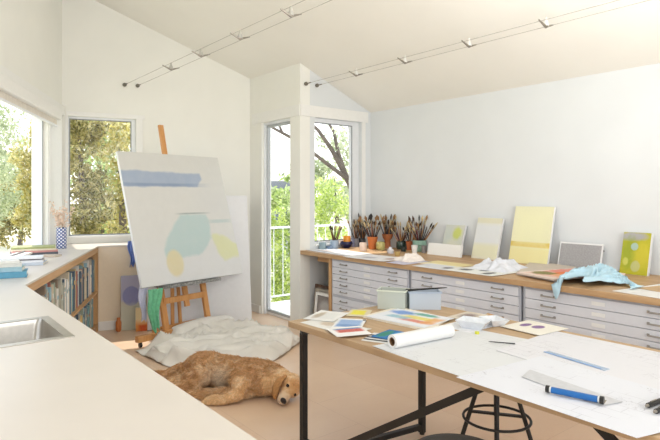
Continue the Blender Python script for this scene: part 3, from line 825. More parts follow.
sheet_w('drawing_sheet', 'large white tracing sheet with faint pencil sketches nearest the paper roll', 'drawing',
        [TB(.72, .012, ZT), TB(1.80, -.035, ZT), TB(1.72, .80, ZT), TB(.80, .70, ZT)], plan_mat('pencil_tracing', '#dcdee0', 3.0, w, h), th=.001, curl=.006)
sheet_w('drawing_sheet', 'white architectural plan sheet at the far right of the table', 'drawing',
        [TB(1.15, .42, ZT + .0025), TB(2.30, .30, ZT + .0025), TB(2.30, 1.0, ZT + .0025), TB(1.12, 1.0, ZT + .0025)], plan_mat('plan_print', '#dfdfe4', 8.0, w, h), th=.001, curl=.003)
sheet_w('drawing_sheet', 'white plan sheet overhanging the front edge of the table', 'drawing',
        [TB(1.28, -.045, ZT + .005), TB(1.985, -.065, ZT + .005), TB(2.12, .42, ZT + .005), TB(1.34, .50, ZT + .005)], plan_mat('plan_print_b', '#e0e2e9', 15.0, w, h), th=.001, curl=.0)
sheet_w('drawing_sheet', 'small semi-transparent tracing strip beside the blue rolling ruler', 'drawing',
        [TB(1.45, .16, ZT + .0085), TB(1.80, .10, ZT + .0085), TB(1.83, .20, ZT + .0085), TB(1.42, .27, ZT + .0085)], mat('tracing_strip', '#cdced2', .5), th=.0006)
# paper roll
pa = on(392, 349, TZ); pb = on(446, 338.0, TZ)
rl = thing('paper_roll', 'thick roll of white paper with an open brown core', 'paper roll', pa + V((0, 0, .0355)), 0)
dirr = (pb - pa); Lr = dirr.length + .03; dirr.normalize()
Mx = dirr.to_track_quat('Z', 'Y').to_matrix()
m_ = MB(); m_.lathe([(.021, 0), (.034, 0), (.034, Lr), (.021, Lr), (.021, 0)], (0, 0, 0), 28, Mx); m_.build('roll', M_white, rl, smooth=True)
m_ = MB(); m_.lathe([(.018, .001), (.0209, .001), (.0209, Lr - .001), (.018, Lr - .001), (.018, .001)], (0, 0, 0), 24, Mx); m_.build('core', cm('#8a6a4c', .8), rl, smooth=True)
# blue rolling ruler
def place_bar(px0, px1, z): 
    a = on(*px0, z); b = on(*px1, z); d = b - a; return a, math.atan2(d.y, d.x), d.length
a, an, Lb = place_bar((546, 391), (604, 403), TZ + .015)
a.z = TZ + .0075
rr = thing('rolling_ruler', 'bright blue rolling ruler with black end caps on the drawings', 'ruler', a, an)
M_blue = mat('ruler_blue', '#1c66ad', .35)
m_ = MB(); m_.path([(.02, 0, .016), (Lb - .02, 0, .016)], .0118, 16); m_.build('barrel', M_blue, rr, smooth=True)
for x in (0, Lb - .013): m_ = MB(); m_.path([(x, 0, .0165), (x + .013, 0, .0165)], .0135, 16); m_.build('end_cap', M_black, rr, smooth=True)
for x in (.0135, Lb - .0195): m_ = MB(); m_.path([(x, 0, .0165), (x + .006, 0, .0165)], .011, 16); m_.build('collar', M_white, rr, smooth=True)
m_ = MB(); m_.bx(.0, Lb, .015, .05, .0, .003); m_.build('scale_plate', clearplastic('clear_ruler_plate', '#f0e6d6', .35), rr)
# long clear/blue ruler
a, an, Lb = place_bar((545, 353), (606, 371.5), TZ); a.z = TZ + .0052
sr = thing('straight_ruler', 'clear straight ruler with a long blue stripe beyond the rolling ruler', 'ruler', a, an)
m_ = MB(); m_.bx(0, Lb, -.012, .026, 0, .002); m_.build('blade', clearplastic('pale_blue_plastic', '#d5e4f5', .6), sr)
m_ = MB(); m_.bx(0, Lb - .02, -.007, -.002, .002, .0028); m_.build('stripe', cm('#4f86cf', .4), sr)
# black pens at right edge
for (q0, q1, lab) in (((646, 408), (672, 398), 'black fat marker pen at the right edge of the table'), ((654, 414), (676, 405), 'short black pen nearest the table front at the right edge')):
    a, an, Lb = place_bar(q0, q1, TZ + .01); a.z = TZ + .0075
    pn = thing('marker_pen', lab, 'pen', a, an)
    m_ = MB(); m_.path([(.012, 0, .009), (.09, 0, .009), (Lb + .03, 0, .009)], [.0085, .009, .0075], 12); m_.build('barrel', M_black, pn, smooth=True)
    m_ = MB(); m_.path([(0, 0, .009), (.012, 0, .009)], [.004, .0065], 12); m_.build('tip', M_steel2, pn, smooth=True)
    m_ = MB(); m_.bx(.03, .07, -.002, .002, .017, .020); m_.build('clip', M_steel2, pn)
a, an, Lb = place_bar((488, 343), (511, 345), TZ + .003); a.z = TZ + .008
m_ = MB(); m_.path([(0, 0, .003), (.012, 0, .003), (.10, 0, .003), (.13, 0, .003)], [.0005, .0028, .0034, .0034], 6)
tag(m_.build('pencil', cm('#3c3c40'), None, smooth=True, loc=a, rot=an), 'dark pencil lying on the tracing sheet', 'pencil')
# watercolours, cards
T = TZ + .0008
artsheet('paper_sheet', 'white sketch sheet at the near left corner of the table', 'paper', [(300, 322.5), (345, 335.5), (362, 328), (318, 314.5)], T, '#e9e8e2', [('e', .35, .5, .14, .2, '#c9b49a', .4, 1, .8), ('e', .7, .4, .1, .2, '#cfd6cc', .4, 1, .8)], curl=.006)
artsheet('paper_sheet', 'white paper with a pencilled border behind the blue card', 'paper', [(303, 319), (333, 322), (348, 312), (318, 311)], T + .004, '#eeedea', [('e', .25, .5, .14, .3, '#b6a58e', .35, 1, .9), ('r', .6, .5, .25, .3, '#dfe0dd', .2, .3, .8)], curl=.004)
artsheet('watercolour_card', 'watercolour card of a pale blue landscape', 'painting', [(330, 329), (360, 330.5), (372, 319.5), (337, 318.5)], T + .009, '#f0f0ef', [('r', .5, .55, .40, .33, '#8fb0dc', .12, .25, .95), ('r', .5, .35, .36, .1, '#6f93c4', .3, .6, .8)], th=.0015)
artsheet('watercolour_card', 'watercolour card with a strong red band', 'painting', [(337, 337), (372, 334), (386, 325), (352, 325.5)], T + .012, '#f2f1ee', [('r', .56, .55, .38, .17, '#c84a34', .15, .25, .95), ('r', .56, .78, .38, .07, '#3f74b0', .2, .25, .9)], th=.0015)
artsheet('watercolour_card', 'small card with a lemon yellow patch', 'painting', [(346, 316), (368, 317), (376, 310.5), (354, 309.5)], T + .002, '#dfd5b8', [('r', .45, .55, .32, .32, '#e8df2e', .2, .4, .95)], th=.0015)
artsheet('watercolour_sheet', 'wide sheet of blue, green, yellow and red watercolour strokes', 'painting', [(366, 316.5), (424, 328), (448, 318), (400, 308.5)], T + .012, '#e7eaf0',
         [('e', .25, .75, .2, .16, '#5b8fd6', .3, 1, .9), ('e', .6, .85, .2, .1, '#3fa08c', .3, 1, .9), ('r', .62, .55, .26, .12, '#e3d35a', .3, .8, .9), ('r', .7, .32, .24, .09, '#d6765a', .3, .8, .9), ('r', .35, .4, .18, .1, '#7fb6c9', .3, .8, .8), ('r', .88, .5, .09, .25, '#e6a860', .3, .8, .8)], th=.0015)
sheet('sketchbook', 'thick white sketchbook under the watercolour strokes', 'book', [(363, 317.5), (426, 331.5), (450, 320), (398, 308)], T, M_pages, th=.0105)
artsheet('watercolour_card', 'dark striped card under the bright blue one', 'painting', [(361, 340.5), (388, 344), (398, 336), (374, 332.5)], T, '#e4e4e0', [('r', .5, .2, .6, .07, '#2f3540', .1, .1, 1), ('r', .5, .45, .6, .07, '#39404c', .1, .1, 1), ('r', .5, .7, .6, .07, '#2f3540', .1, .1, 1)], th=.0015, curl=.002)
artsheet('watercolour_card', 'bright blue and green watercolour card beside the paper roll', 'painting', [(371, 336.5), (390, 340), (402, 332), (384, 328.5)], T + .005, '#2f77b9', [('e', .3, .5, .25, .4, '#3a8a6a', .3, 1, .9), ('e', .75, .6, .2, .3, '#4fa3dc', .3, 1, .9)], th=.0015)
artsheet('paper_sheet', 'white paper under the corner of the paint trays', 'paper', [(440, 326), (470, 333), (484, 324), (455, 317)], T, '#ecedf0', [], curl=.004)
artsheet('photo_print', 'brown print with a dark smudge behind the paint trays', 'print', [(447, 317), (468, 321), (487, 315), (466, 311)], T + .006, '#ddd3c4', [('e', .5, .5, .3, .3, '#7d6a6a', .4, .8, .9)], th=.0015)
sheet('kraft_envelope', 'tan kraft envelope near the far edge of the table', 'envelope', [(474, 320), (490, 324), (504, 318), (488, 313.5)], T, cm('#c19a6c', .8), th=.003)
for i in range(4):
    dx = (0, 1.5, -1, .5)[i]; z_ = T + .0022 * i
    lab = ('white printed sheet at the bottom of the purple-marked pile', 'white sheet second from the bottom of the purple-marked pile', 'white sheet just under the purple-marked sheet', 'white sheet with two purple ovals on top of its pile')[i]
    pts = [(501 + dx, 326.5), (539 + dx, 335.5), (553 + dx, 325), (516 + dx, 318.5 + i * .1)]
    artsheet('paper_sheet', lab, 'paper', pts, z_, '#eeeade', [] if i < 3 else [('e', .24, .55, .10, .18, '#7a5590', .12, .1, .95), ('e', .54, .6, .13, .17, '#7a5590', .12, .1, .95)], th=.002, group=None)
# small dark bottle cap
pot('bottle_cap', 'tiny dark round bottle cap between the yellow card and the strokes sheet', 'tub', 364.5, 322, [(.010, 0), (.011, .012)], cm('#5a5650'), z=TZ + .001, inner=False)
# green translucent box and blue tray box
def openbox(name, label, px0, px1, yb, ytop, depth, m, rim, lid=None):
    a = on(*px0, TZ); b = on(*px1, TZ); d = b - a; L = d.length; an = math.atan2(d.y, d.x)
    r = thing(name, label, 'box', a + V((0, 0, .001)), an); h = ytop; t = .003
    k = MB(); k.bx(0, L, 0, depth, 0, t); k.bx(0, L, 0, t, t, h); k.bx(0, L, depth - t, depth, t, h); k.bx(0, t, t, depth - t, t, h); k.bx(L - t, L, t, depth - t, t, h); k.build('body', m, r)
    k = MB(); w_ = .006
    k.bx(-w_, L + w_, -w_, 0, h - .008, h + .001); k.bx(-w_, L + w_, depth, depth + w_, h - .008, h + .001); k.bx(-w_, 0, 0, depth, h - .008, h + .001); k.bx(L, L + w_, 0, depth, h - .008, h + .001); k.build('rim', rim, r)
    return r, L
openbox('storage_box', 'pale green translucent plastic box on the table', (377.5, 309), (405, 311), 0, .125, .12, clearplastic('green_plastic', '#d6dbd2', .75), cm('#dfe4d4', .4))
bx_, Lb = openbox('storage_box', 'pale blue plastic box with a black-rimmed top on the table', (409.5, 310), (441, 310), 0, .115, .12, clearplastic('blue_plastic', '#ccd6e2', .85), cm('#aebcd0', .4))
pz = bx_.location
m_ = MB(); m_.path([(-.02, 0, 0), (.03, .0, .0), (.25, 0, .0), (.29, 0, 0)], [.010, .007, .0045, .002], 8)
p_ = on(408, 311, TZ); 
o = m_.build('paint_knife', M_black, None, smooth=True, loc=bx_.location + V((.0, .03, .1235)), rot=.35); tag(o, 'black handled tool lying across the blue plastic box', 'tool')
# folded white paint trays
def tray(label, x, y, s, seed, cols):
    p = on(x, y, TZ); r = thing('paint_tray', label, 'paint tray', p + V((0, 0, .001)), AQ + seed)
    k = MB(); w0, w1, h = .045 * s, .075 * s, .04 * s; t = .003
    def rg_(w, z): return [k.bm.verts.new((sx * w, sy * w * .8, z)) for sx, sy in ((-1, -1), (1, -1), (1, 1), (-1, 1))]
    A = rg_(w0, 0); B = rg_(w1, h); C = rg_(w1 - t, h); D = rg_(w0 - t, t)
    k._f(A[::-1]); k._f(D)
    for X, Y in ((A, B), (B, C), (C, D)):
        for i in range(4): k._f([X[i], X[(i + 1) % 4], Y[(i + 1) % 4], Y[i]])
    k.build('tray', cm('#e6e9ee', .35), r)
    for i, c in enumerate(cols):
        k = MB(); k.lathe([(0, 0), (.014 * s, 0), (.012 * s, .004), (0, .006)], ((i - (len(cols) - 1) / 2) * .032 * s, .0, t), 12); k.build('paint', cm(c, .4), r, smooth=True)
tray('white folded paint tray with a yellow smear', 474, 328, 1.15, .3, ['#d7d34a', '#9fc0dc'])
tray('white folded paint tray with pale blue paint', 494, 325, .95, -.4, ['#a9c4e6', '#8fb3d0'])
pot('paint_pot', 'small lemon yellow paint pot in front of the folded trays', 'pot', 477, 334, [(.011, 0), (.013, .012)], cm('#d9d94a', .4), z=TZ + .001, inner=False)

# ================================================================= STOOLS
def stool(label, loc, seat_z, ring_z, R):
    r = thing('stool', label, 'stool', loc, .5, 'round black stools by the table')
    k = MB(); k.lathe([(0, -.03), (R * .9, -.03), (R, -.02), (R, -.006), (R * .96, 0), (R * .8, .002), (0, -.002)], (0, 0, seat_z), 36); k.build('seat', M_blackseat, r, smooth=True)
    k = MB(); k.torus((0, 0, ring_z), R * .97, .007); k.build('foot_ring', M_black, r, smooth=True)
    for i in range(4):
        t = PI / 4 + i * PI / 2; c, s_ = math.cos(t), math.sin(t)
        rb = R * 1.45; rt = R * .45; 
        k = MB(); k.tube((c * rb, s_ * rb, 0), (c * rt, s_ * rt, seat_z - .03), .011, .011); k.build('leg', M_black, r, smooth=True)
    k = MB(); k.tube((0, 0, seat_z - .22), (0, 0, seat_z - .03), .014); k.build('spindle', M_black, r, smooth=True)
    k = MB()
    for i in range(2):
        t = PI / 4 + i * PI / 2; c, s_ = math.cos(t) * R * .72, math.sin(t) * R * .72
        k.bar((-c, -s_, seat_z - .21), (c, s_, seat_z - .21), .02, .01)
    k.build('cross_bar', M_black, r)
    return r
stool('black stool with a foot ring standing under the table', V((.845, 2.79, 0)), .60, .37, .17)
stool('black round-seated stool in front of the table', V((.445, 1.915, 0)), .60, .30, .17)

# ================================================================= EASEL + PAINTINGS
FD = V((.6247, .7809, 0)); BK = V((-.7809, .6247, 0)); AF = math.atan2(FD.y, FD.x)
BL = at(142, 288, 5.35)
F_ = V((BL.x, BL.y, 0))
# local frame: x along FD, y along BK (away), origin under canvas bottom-left
ez = thing('easel', 'wooden studio easel holding the large abstract canvas', 'easel', F_, AF)
slope = .246
def fr(z): return .02 + slope * z + .0
def leg(name, x, w, d, z0, z1, yo=0, m=M_easel):
    k = MB(); k.bar((x, fr(z0) + yo, z0), (x, fr(z1) + yo, z1), w, d, up=V((1, 0, 0))); return k.build(name, m, ez)
cxs = .60
leg('leg', cxs - .27, .035, .06, .06, 1.0, .03); leg('leg', cxs + .27, .035, .06, .06, 1.0, .03)
leg('mast', cxs + .035, .03, .055, .30, 2.29, .045)
k = MB(); k.bx(cxs - .27, cxs + .27, fr(.40), fr(.40) + .025, .37, .43); k.build('cross_rail', M_easel, ez)
k = MB(); k.bx(cxs - .27, cxs + .27, fr(.95), fr(.95) + .025, .92, .98); k.build('cross_rail', M_easel, ez)
k = MB(); k.bx(-.02, cxs + .50, .03, .09, .055, .115, bev=.004); k.build('base_beam', M_easel, ez)
for x in (.02, cxs - .3, cxs + .3, cxs + .45):
    k = MB(); k.bx(x - .012, x + .012, .045, .075, .03, .055); k.path([(x - .01, .06, .024), (x + .01, .06, .024)], .024, 14); k.build('caster', M_black, ez, smooth=True)
for x in (cxs - .27, cxs + .27):
    k = MB(); k.bx(x - .02, x + .02, .09, .30, .05, .10); k.build('foot_beam', M_easel, ez)
k = MB(); k.bx(cxs - .27, cxs + .27, .26, .30, .05, .10); k.build('back_beam', M_easel, ez)
k = MB(); k.bar((cxs - .05, .28, .10), (cxs - .02, fr(1.05) + .06, 1.05), .02, .035); k.build('back_strut', M_easel, ez)
k = MB(); k.bar((cxs + .05, .28, .10), (cxs + .02, fr(1.05) + .06, 1.05), .02, .035); k.build('back_strut', M_easel, ez)
k = MB(); k.bx(cxs - .36, cxs + .36, -.01, fr(.58), .555, .575); k.bx(cxs - .36, cxs + .36, -.03, -.005, .555, .59)
k.build('canvas_tray', mat('paint_spattered_tray', '#8f8f8c', .7, var=.35, scale=40), ez)
# main canvas
CWD, CHT = 1.313, 1.43
lean_c = math.radians(18.4)
bigart = art('art_abstract', '#d9d8d3', [
    ('r', .5, .06, .6, .18, '#dadbdc', .6, .4, .7),
    ('p', [(-.1, .73), (.70, .735), (.76, .80), (.75, .845), (-.1, .858)], '#a3b1c6', .008, .05, .95), ('r', .32, .748, .36, .012, '#8797b2', .5, .3, .75),
    ('p', [(.46, .52), (.73, .505), (.75, .44), (.745, .31), (.61, .2), (.27, .16), (.25, .25), (.38, .42)], '#b9cccA', .012, .09, .95),
    ('r', .86, .445, .12, .014, '#bcc8c6', .4, .4, .85), ('r', .60, .517, .14, .006, '#94a09e', .4, .1, .8), ('r', .82, .60, .15, .09, '#d3d2cf', .5, .6, .5),
    ('e', .33, .14, .078, .10, '#dacfa8', .12, .35, .95), ('p', [(.735, .33), (.775, .375), (.865, .325), (1.1, .27), (1.1, .15), (.83, .13), (.775, .18)], '#d7d8ac', .012, .08, .95),
    ], CWD, CHT, nscale=5)
cv = canvas_obj('painting', 'very large abstract painting of grey, slate blue, pale teal and yellow on the easel', 'painting', CWD, CHT, .035, BL + V((0, 0, 0)), (-lean_c, 0, AF), bigart)
cv.location = BL
# hanging green, lavender, blue rags
def hang(name, label, p0, w, L, m, seed, ang=AF, nu=14, nv=24, taper=.5):
    dx = V((math.cos(ang), math.sin(ang), 0)); dy = V((-dx.y, dx.x, 0))
    def fn(u, v):
        ww = w * (1 - taper * v)
        x = (u - .5) * ww + .012 * math.sin(v * 7 + seed)
        y = .018 * math.sin(u * 16 + seed + v * 2) * (.4 + .6 * v)
        return p0 + dx * x + dy * y + V((0, 0, -L * v * (1 - .12 * abs(math.sin(u * 5 + seed)))))
    return cloth_obj(name, label, m, fn, nu, nv)
def ew(x, y, z): return F_ + FD * x + BK * y + V((0, 0, z))
hang('cloth', 'bright green rag hanging from the left end of the easel tray', ew(.11, -.045, .575), .16, .44, mat('green_rag', '#72bd93', .85, var=.1), 1.0, taper=.5)
hang('cloth', 'lavender-white rag hanging behind the canvas bottom left corner', ew(.05, .06, .60), .10, .36, mat('lavender_rag', '#cfd0e4', .85), 2.0)
bp = at(131, 237, 6.02); bp2 = G + BD * .36; bp = V((bp2.x, bp2.y, CZ)) - nB * .012
hang('cloth', 'blue rag hanging over the edge of the ledge under the back window', bp + V((0, 0, .045)), .10, .30, mat('blue_rag', '#7d97dc', .85), 3.0, ang=AB)
# blank canvas standing by back wall
pbz = on(252, 321.5, 0)
wB = 1.18
blank = canvas_obj('canvas', 'big blank white canvas standing on the floor behind the easel', 'canvas', wB, 1.50, .03, pbz - BD * wB + V((0, 0, .012)), (-math.radians(9), 0, AB), art('art_blank', '#e6e6e7', [], wB, 1.5))
k = MB(); k.bx(-.0, wB, .0, .05, -.012, -.001)
bb = k.build('batten', M_steel2, blank)
# paintings by the cream panel
w1, h1 = .24, .46
p_ = on(119, 332.5, 0)
canvas_obj('painting', 'lavender painting with a violet circle leaning on the cream panel', 'painting', .22, .60, .02, on(121, 331, 0) + V((0, 0, .002)), (-.09, 0, AB),
           art('art_lav', '#cfc8b9', [('r', .5, .78, .6, .25, '#b5b4cf', .1, .1, .95), ('e', .5, .62, .42, .18, '#8f92c2', .06, .1, .95), ('r', .5, .2, .6, .25, '#cfd0bd', .2, .3, .8)], .22, .60))
canvas_obj('painting', 'small painting glowing from yellow to orange leaning on the cream panel', 'painting', .13, .26, .02, on(135.5, 332, 0) + V((0, 0, .002)), (-.09, 0, AB),
           art('art_orange', '#efdcae', [('r', .5, .1, .7, .28, '#e58a2e', .5, .3, .95), ('r', .6, .12, .3, .14, '#d9552a', .4, .6, .9)], .13, .26))
k = MB(); k.lathe([(0, 0), (.02, 0), (.03, .02), (.03, .10), (.018, .13), (.018, .15), (.014, .15), (.014, .13), (0, .13)], (0, 0, 0), 16)
tag(k.build('bottle', cm('#c9793f', .5), None, smooth=True, loc=on(118.5, 331.5, 0) + V((0, 0, .001))), 'small orange-brown bottle on the floor beside the lavender painting', 'bottle')

# ================================================================= DROP CLOTH
M_drop = mat('canvas_drop_cloth', '#ebe6dc', .9, var=.05, scale=4)
cor = [on(139, 352, 0), on(222, 372, 0), on(303, 346, 0), on(180, 336, 0)]
edge_bot = [on(137, 352, 0), on(160, 364, 0), on(185, 371, 0), on(225, 371, 0), on(262, 366, 0), on(284, 355, 0), on(300, 343, 0)]
edge_top = [on(150, 346, 0), on(170, 341, 0), on(190, 333, 0), on(212, 326.5, 0), on(240, 328.5, 0), on(275, 333, 0), on(297, 337, 0)]
def cr(pts, t):
    t *= len(pts) - 1; i = min(int(t), len(pts) - 2); f = t - i
    p0 = pts[max(i - 1, 0)]; p1 = pts[i]; p2 = pts[i + 1]; p3 = pts[min(i + 2, len(pts) - 1)]
    return .5 * ((2 * p1) + (p2 - p0) * f + (2 * p0 - 5 * p1 + 4 * p2 - p3) * f * f + (3 * p1 - p0 - 3 * p2 + p3) * f ** 3)
def drop(u, v):
    p = cr(edge_bot, u).lerp(cr(edge_top, u), v)
    e = min(1, 9 * min(u, 1 - u, v, 1 - v))
    wv = V((p.x * .7 + p.y * .3, p.y * 4.2 - p.x * .9, .7))
    h = fold(wv * 1.4, 1.0) * .13 + .032 * fold(wv * 3.6 + V((3, 1, 0))) + .02 * noise.noise(p * 7)
    wob = noise.noise(V((u * 7, v * 7, 2))) * .035
    z = .003 + max(.0, h) * (.12 + .88 * e)
    q = local(F_, AF, V((p.x + wob, p.y + wob, 0)))
    if q.x > .32 and abs(q.y - .06) < .15: z = max(z, .128 * (1 - (abs(q.y - .06) / .15) ** 4) * min(1, (q.x - .32) * 14) + .25 * z)
    return V((p.x + wob, p.y + wob, z))
cloth_obj('drop_cloth', 'crumpled off-white canvas drop cloth spread on the floor behind the dog', M_drop, drop, 110, 60, thick=.002)

# ================================================================= LEFT COUNTER OBJECTS
def vase_mat():
    t = NT('vase_lattice'); c = t.coords(); sp = t.n('ShaderNodeSeparateXYZ'); t.l(c, sp.inputs[0])
    an = t.math('ARCTAN2', sp.outputs['Y'], sp.outputs['X']); u = t.math('MULTIPLY', an, 8 / (2 * PI) * 1.0); v = t.math('MULTIPLY', sp.outputs['Z'], 28)
    a = t.math('FRACT', t.math('ADD', u, v)); b = t.math('FRACT', t.math('SUBTRACT', u, v))
    def ln(q): return t.math('ABSOLUTE', t.math('SUBTRACT', q, .5))
    m = t.math('MAXIMUM', ln(a), ln(b)); s = t.mapr(m, .28, .34)
    t.l(t.mix(s, srgb('#f3f4f7'), srgb('#2c4a8c')), t.b.inputs['Base Color']); t.b.inputs['Roughness'].default_value = .25; return t.m
def lcnt(x, y): return on(x, y, CZ)
vp = lcnt(61.5, 248.5)
k = MB(); k.lathe([(0, 0), (.046, 0), (.05, .006), (.052, .12), (.05, .215), (.045, .22), (.04, .22), (.044, .21), (.044, .01), (0, .01)], (0, 0, 0), 28)
vase = tag(k.build('vase', vase_mat(), None, smooth=True, loc=vp + V((0, 0, .001))), 'blue and white lattice patterned vase on the corner of the counter', 'vase')
M_petal = mat('dried_petal', '#f2dac6', .9, var=.1); M_stem = mat('dry_stem', '#c7a988', .8)
rg = random.Random(5)
for i in range(9):
    th = rg.uniform(0, 2 * PI); R_ = rg.uniform(.03, .12); hh = rg.uniform(.38, .52)
    k = MB(); k.mi = 0
    pts = [(0.012 * math.cos(th + 2), .012 * math.sin(th + 2), .02), (R_ * .25 * math.cos(th), R_ * .25 * math.sin(th), .22), (R_ * math.cos(th), R_ * math.sin(th), hh)]
    k.path(pts, [.0016, .0014, .0008], 5); k.mi = 1
    for j in range(30):
        f = rg.uniform(.1, 1); b0 = V(pts[1]).lerp(V(pts[2]), f); q = b0 + V((rg.gauss(0, .016), rg.gauss(0, .016), rg.gauss(0, .012)))
        k.path([b0, q], .0006, 3)
        n1 = V((rg.gauss(0, 1), rg.gauss(0, 1), rg.gauss(0, 1))).normalized(); n2 = n1.orthogonal().normalized(); sz = rg.uniform(.010, .018)
        k.poly([q - n1 * sz, q - n2 * sz * .6, q + n1 * sz, q + n2 * sz * .6])
    tag(k.build('dried_flower', [M_stem, M_petal], None, loc=vp + V((0, 0, .001))), 'pale peach dried flower stem in the blue and white vase', 'flower', 'dried flowers in the vase')

def flatbook(label, x, y, w, d, h, z, ang, c, pc=M_pages):
    """centre at survey pixel"""
    p = on(x, y, CZ); r = thing('book', label, 'book', V((p.x, p.y, z)), ang)
    k = MB(); t = .003
    k.bx(-w / 2, w / 2, -d / 2, d / 2, 0, t); k.bx(-w / 2, w / 2, -d / 2, d / 2, h - t, h); k.bx(-w / 2, w / 2, -d / 2, -d / 2 + t, t, h - t); k.build('cover', cm(c, .6), r)
    k = MB(); k.bx(-w / 2 + .004, w / 2 - .004, -d / 2 + t, d / 2 - .004, t, h - t); k.build('pages', pc, r)
    return r
z = CZ + .001
for (lab, c, h, dx, an, sz) in (
    ('dark slate book at the bottom of the far stack on the counter', '#5a5d64', .022, .01, .1, 1.05), ('pink-edged book second in the far stack on the counter', '#d89a94', .018, -.01, .18, 1.0),
    ('cream book in the far stack under the olive one', '#e6dcc4', .016, .0, .1, .98), ('olive green book on top of the far stack', '#a3a870', .016, .01, .05, .96)):
    flatbook(lab, 34, 254.0, .38 * sz, .24 * sz, h, z, AB + an, c); z += h + .0006
z = CZ + .001
for (lab, c, h, an, sz) in (('pale blue-white book at the bottom of the middle stack', '#c3ccd8', .020, -.1, 1.0), ('white book in the middle stack', '#e6e7ea', .018, .0, .92), ('dark spined thin book tucked in the middle stack', '#6e6a6c', .010, .15, .86), ('white magazine on top of the middle stack', '#eef0f2', .012, .02, .88)):
    flatbook(lab, 21, 264.5, .36 * sz, .22 * sz, h, z, AB + an, c); z += h + .0006
z = CZ + .001
for (lab, c, h, an, sz) in (('turquoise book at the bottom of the near stack', '#5f9fbd', .030, .05, 1.0), ('pale turquoise book in the near stack', '#9fc0cc', .022, -.05, .85), ('off-white small book in the near stack', '#dcdcd6', .018, .1, .75), ('white small notebook on top of the near stack', '#ecebe6', .012, .25, .6)):
    flatbook(lab, 5, 277.0, .27 * sz, .18 * sz, h * 1.35, z, AB + an, c); z += h * 1.35 + .0006
flatbook('open-edged sand coloured book beside the far stack', 50, 256.5, .16, .12, .014, CZ + .001, AB - .5, '#c9b7a5')

# ================================================================= CABLE LIGHTS
def cables(label, p0, p1, ln, fixtures, flabels, fgroup):
    """p0,p1 wall anchor points; run along Q"""
    r = thing('cable_track', label, 'cable track', p0)
    d1 = p1 - p0
    for d in (V((0, 0, 0)), d1):
        k = MB(); k.tube(d + Q * .05, d + Q * ln, .0024, .0024, 6); k.build('cable', cm('#b5b1a8', .4), r, smooth=True)
        k = MB(); k.path([d, d + Q * .012, d + Q * .03, d + Q * .045], [.012, .022, .022, .008], 14); k.path([d + Q * .05, d + Q * .11], .006, 8); k.build('anchor', cm('#7d776c', .4, metal=.6), r, smooth=True)
    for (px, lb) in zip(fixtures, flabels):
        mid = p0 + d1 * .5; a = aW(px, 0, V((mid.x, mid.y, 0)), Q, V((0, 0, 0))); c = mid + Q * a
        w = E.dot(d1) / 2
        f = thing('spotlight', lb, 'light', c, AQ, fgroup)
        k = MB(); k.path([(0, -w - .02, .006), (0, -w * .5, -.014), (0, 0, -.026), (0, w * .5, -.014), (0, w + .02, .006)], [.005, .008, .013, .008, .005], 8); k.build('arm', M_steel2, f, smooth=True)
        k = MB(); k.lathe([(0, .045), (.008, .043), (.010, .02), (.018, .002), (.022, -.022), (.018, -.022), (.0, -.012)], (0, 0, -.0), 18); k.build('lamp_head', cm('#e3e1dc' if 'right' in fgroup else '#b9b6ae', .3), f, smooth=True)
pA = L0 + BD * ((at(124, 85, 1) * 1).x * 0 + 0)  # placeholder
def on_wall(x, y, o, d):
    k = (x - CX) / F; s_ = (k * o.y - o.x) / (d.x - k * d.y); p = o + d * s_; return V((p.x, p.y, H - (y - CY) * p.y / F))
pA = on_wall(124, 85, L0, BD); pB_ = on_wall(137, 85.8, L0, BD); pB_.z = pA.z
# make the pair square to the run
cables('pair of thin steel light cables crossing the room at the left', pA, pB_, 6.4, (171, 201, 240, 291),
       ('small cable spotlight nearest the back wall on the left cables', 'second cable spotlight from the back wall on the left cables', 'third cable spotlight from the back wall on the left cables', 'cable spotlight highest in view on the left cables'), 'spotlights on the left cables')
pA = on_wall(305, 84, C0, E); pB_ = on_wall(316, 85, C0, E); pB_.z = pA.z
cables('pair of thin steel light cables running above the flat files', pA, pB_, 6.6, (356, 405, 469, 546),
       ('small cable spotlight nearest the bay on the right cables', 'second cable spotlight from the bay on the right cables', 'third cable spotlight from the bay on the right cables', 'fourth cable spotlight from the bay on the right cables'), 'spotlights on the right cables')
# ================================================================= DOG
def seg(mb, a, b, r0, r1, n=14, fl=1.0):
    a = V(a); b = V(b); mb.path([a, b], [r0, r1], n); mb.ell(a, (r0, r0, r0)); mb.ell(b, (r1, r1, r1))
dog = thing('dog', 'golden retriever lying asleep on its side on the floor', 'dog', (0, 0, 0))
dm = MB()
sp = V((-.88, .36, 0)).normalized(); sz_ = V((-sp.y, sp.x, 0))
Mb = Matrix((sp, sz_, V((0, 0, 1)))).transposed()
dm.ell((-.60, 4.19, .125), (.24, .165, .115), Mb, 20)       # rib cage
dm.ell((-.53, 4.15, .115), (.16, .15, .108), Mb, 20)       # chest front
dm.ell((-.80, 4.29, .12), (.24, .145, .115), Mb, 20)      # loin
dm.ell((-.98, 4.37, .125), (.18, .145, .118), Mb, 20)       # hip
dm.ell((-1.09, 4.40, .09), (.12, .12, .085), Mb, 20)
seg(dm, (-.50, 4.15, .12), (-.36, 4.08, .11), .125, .098, 18)   # neck
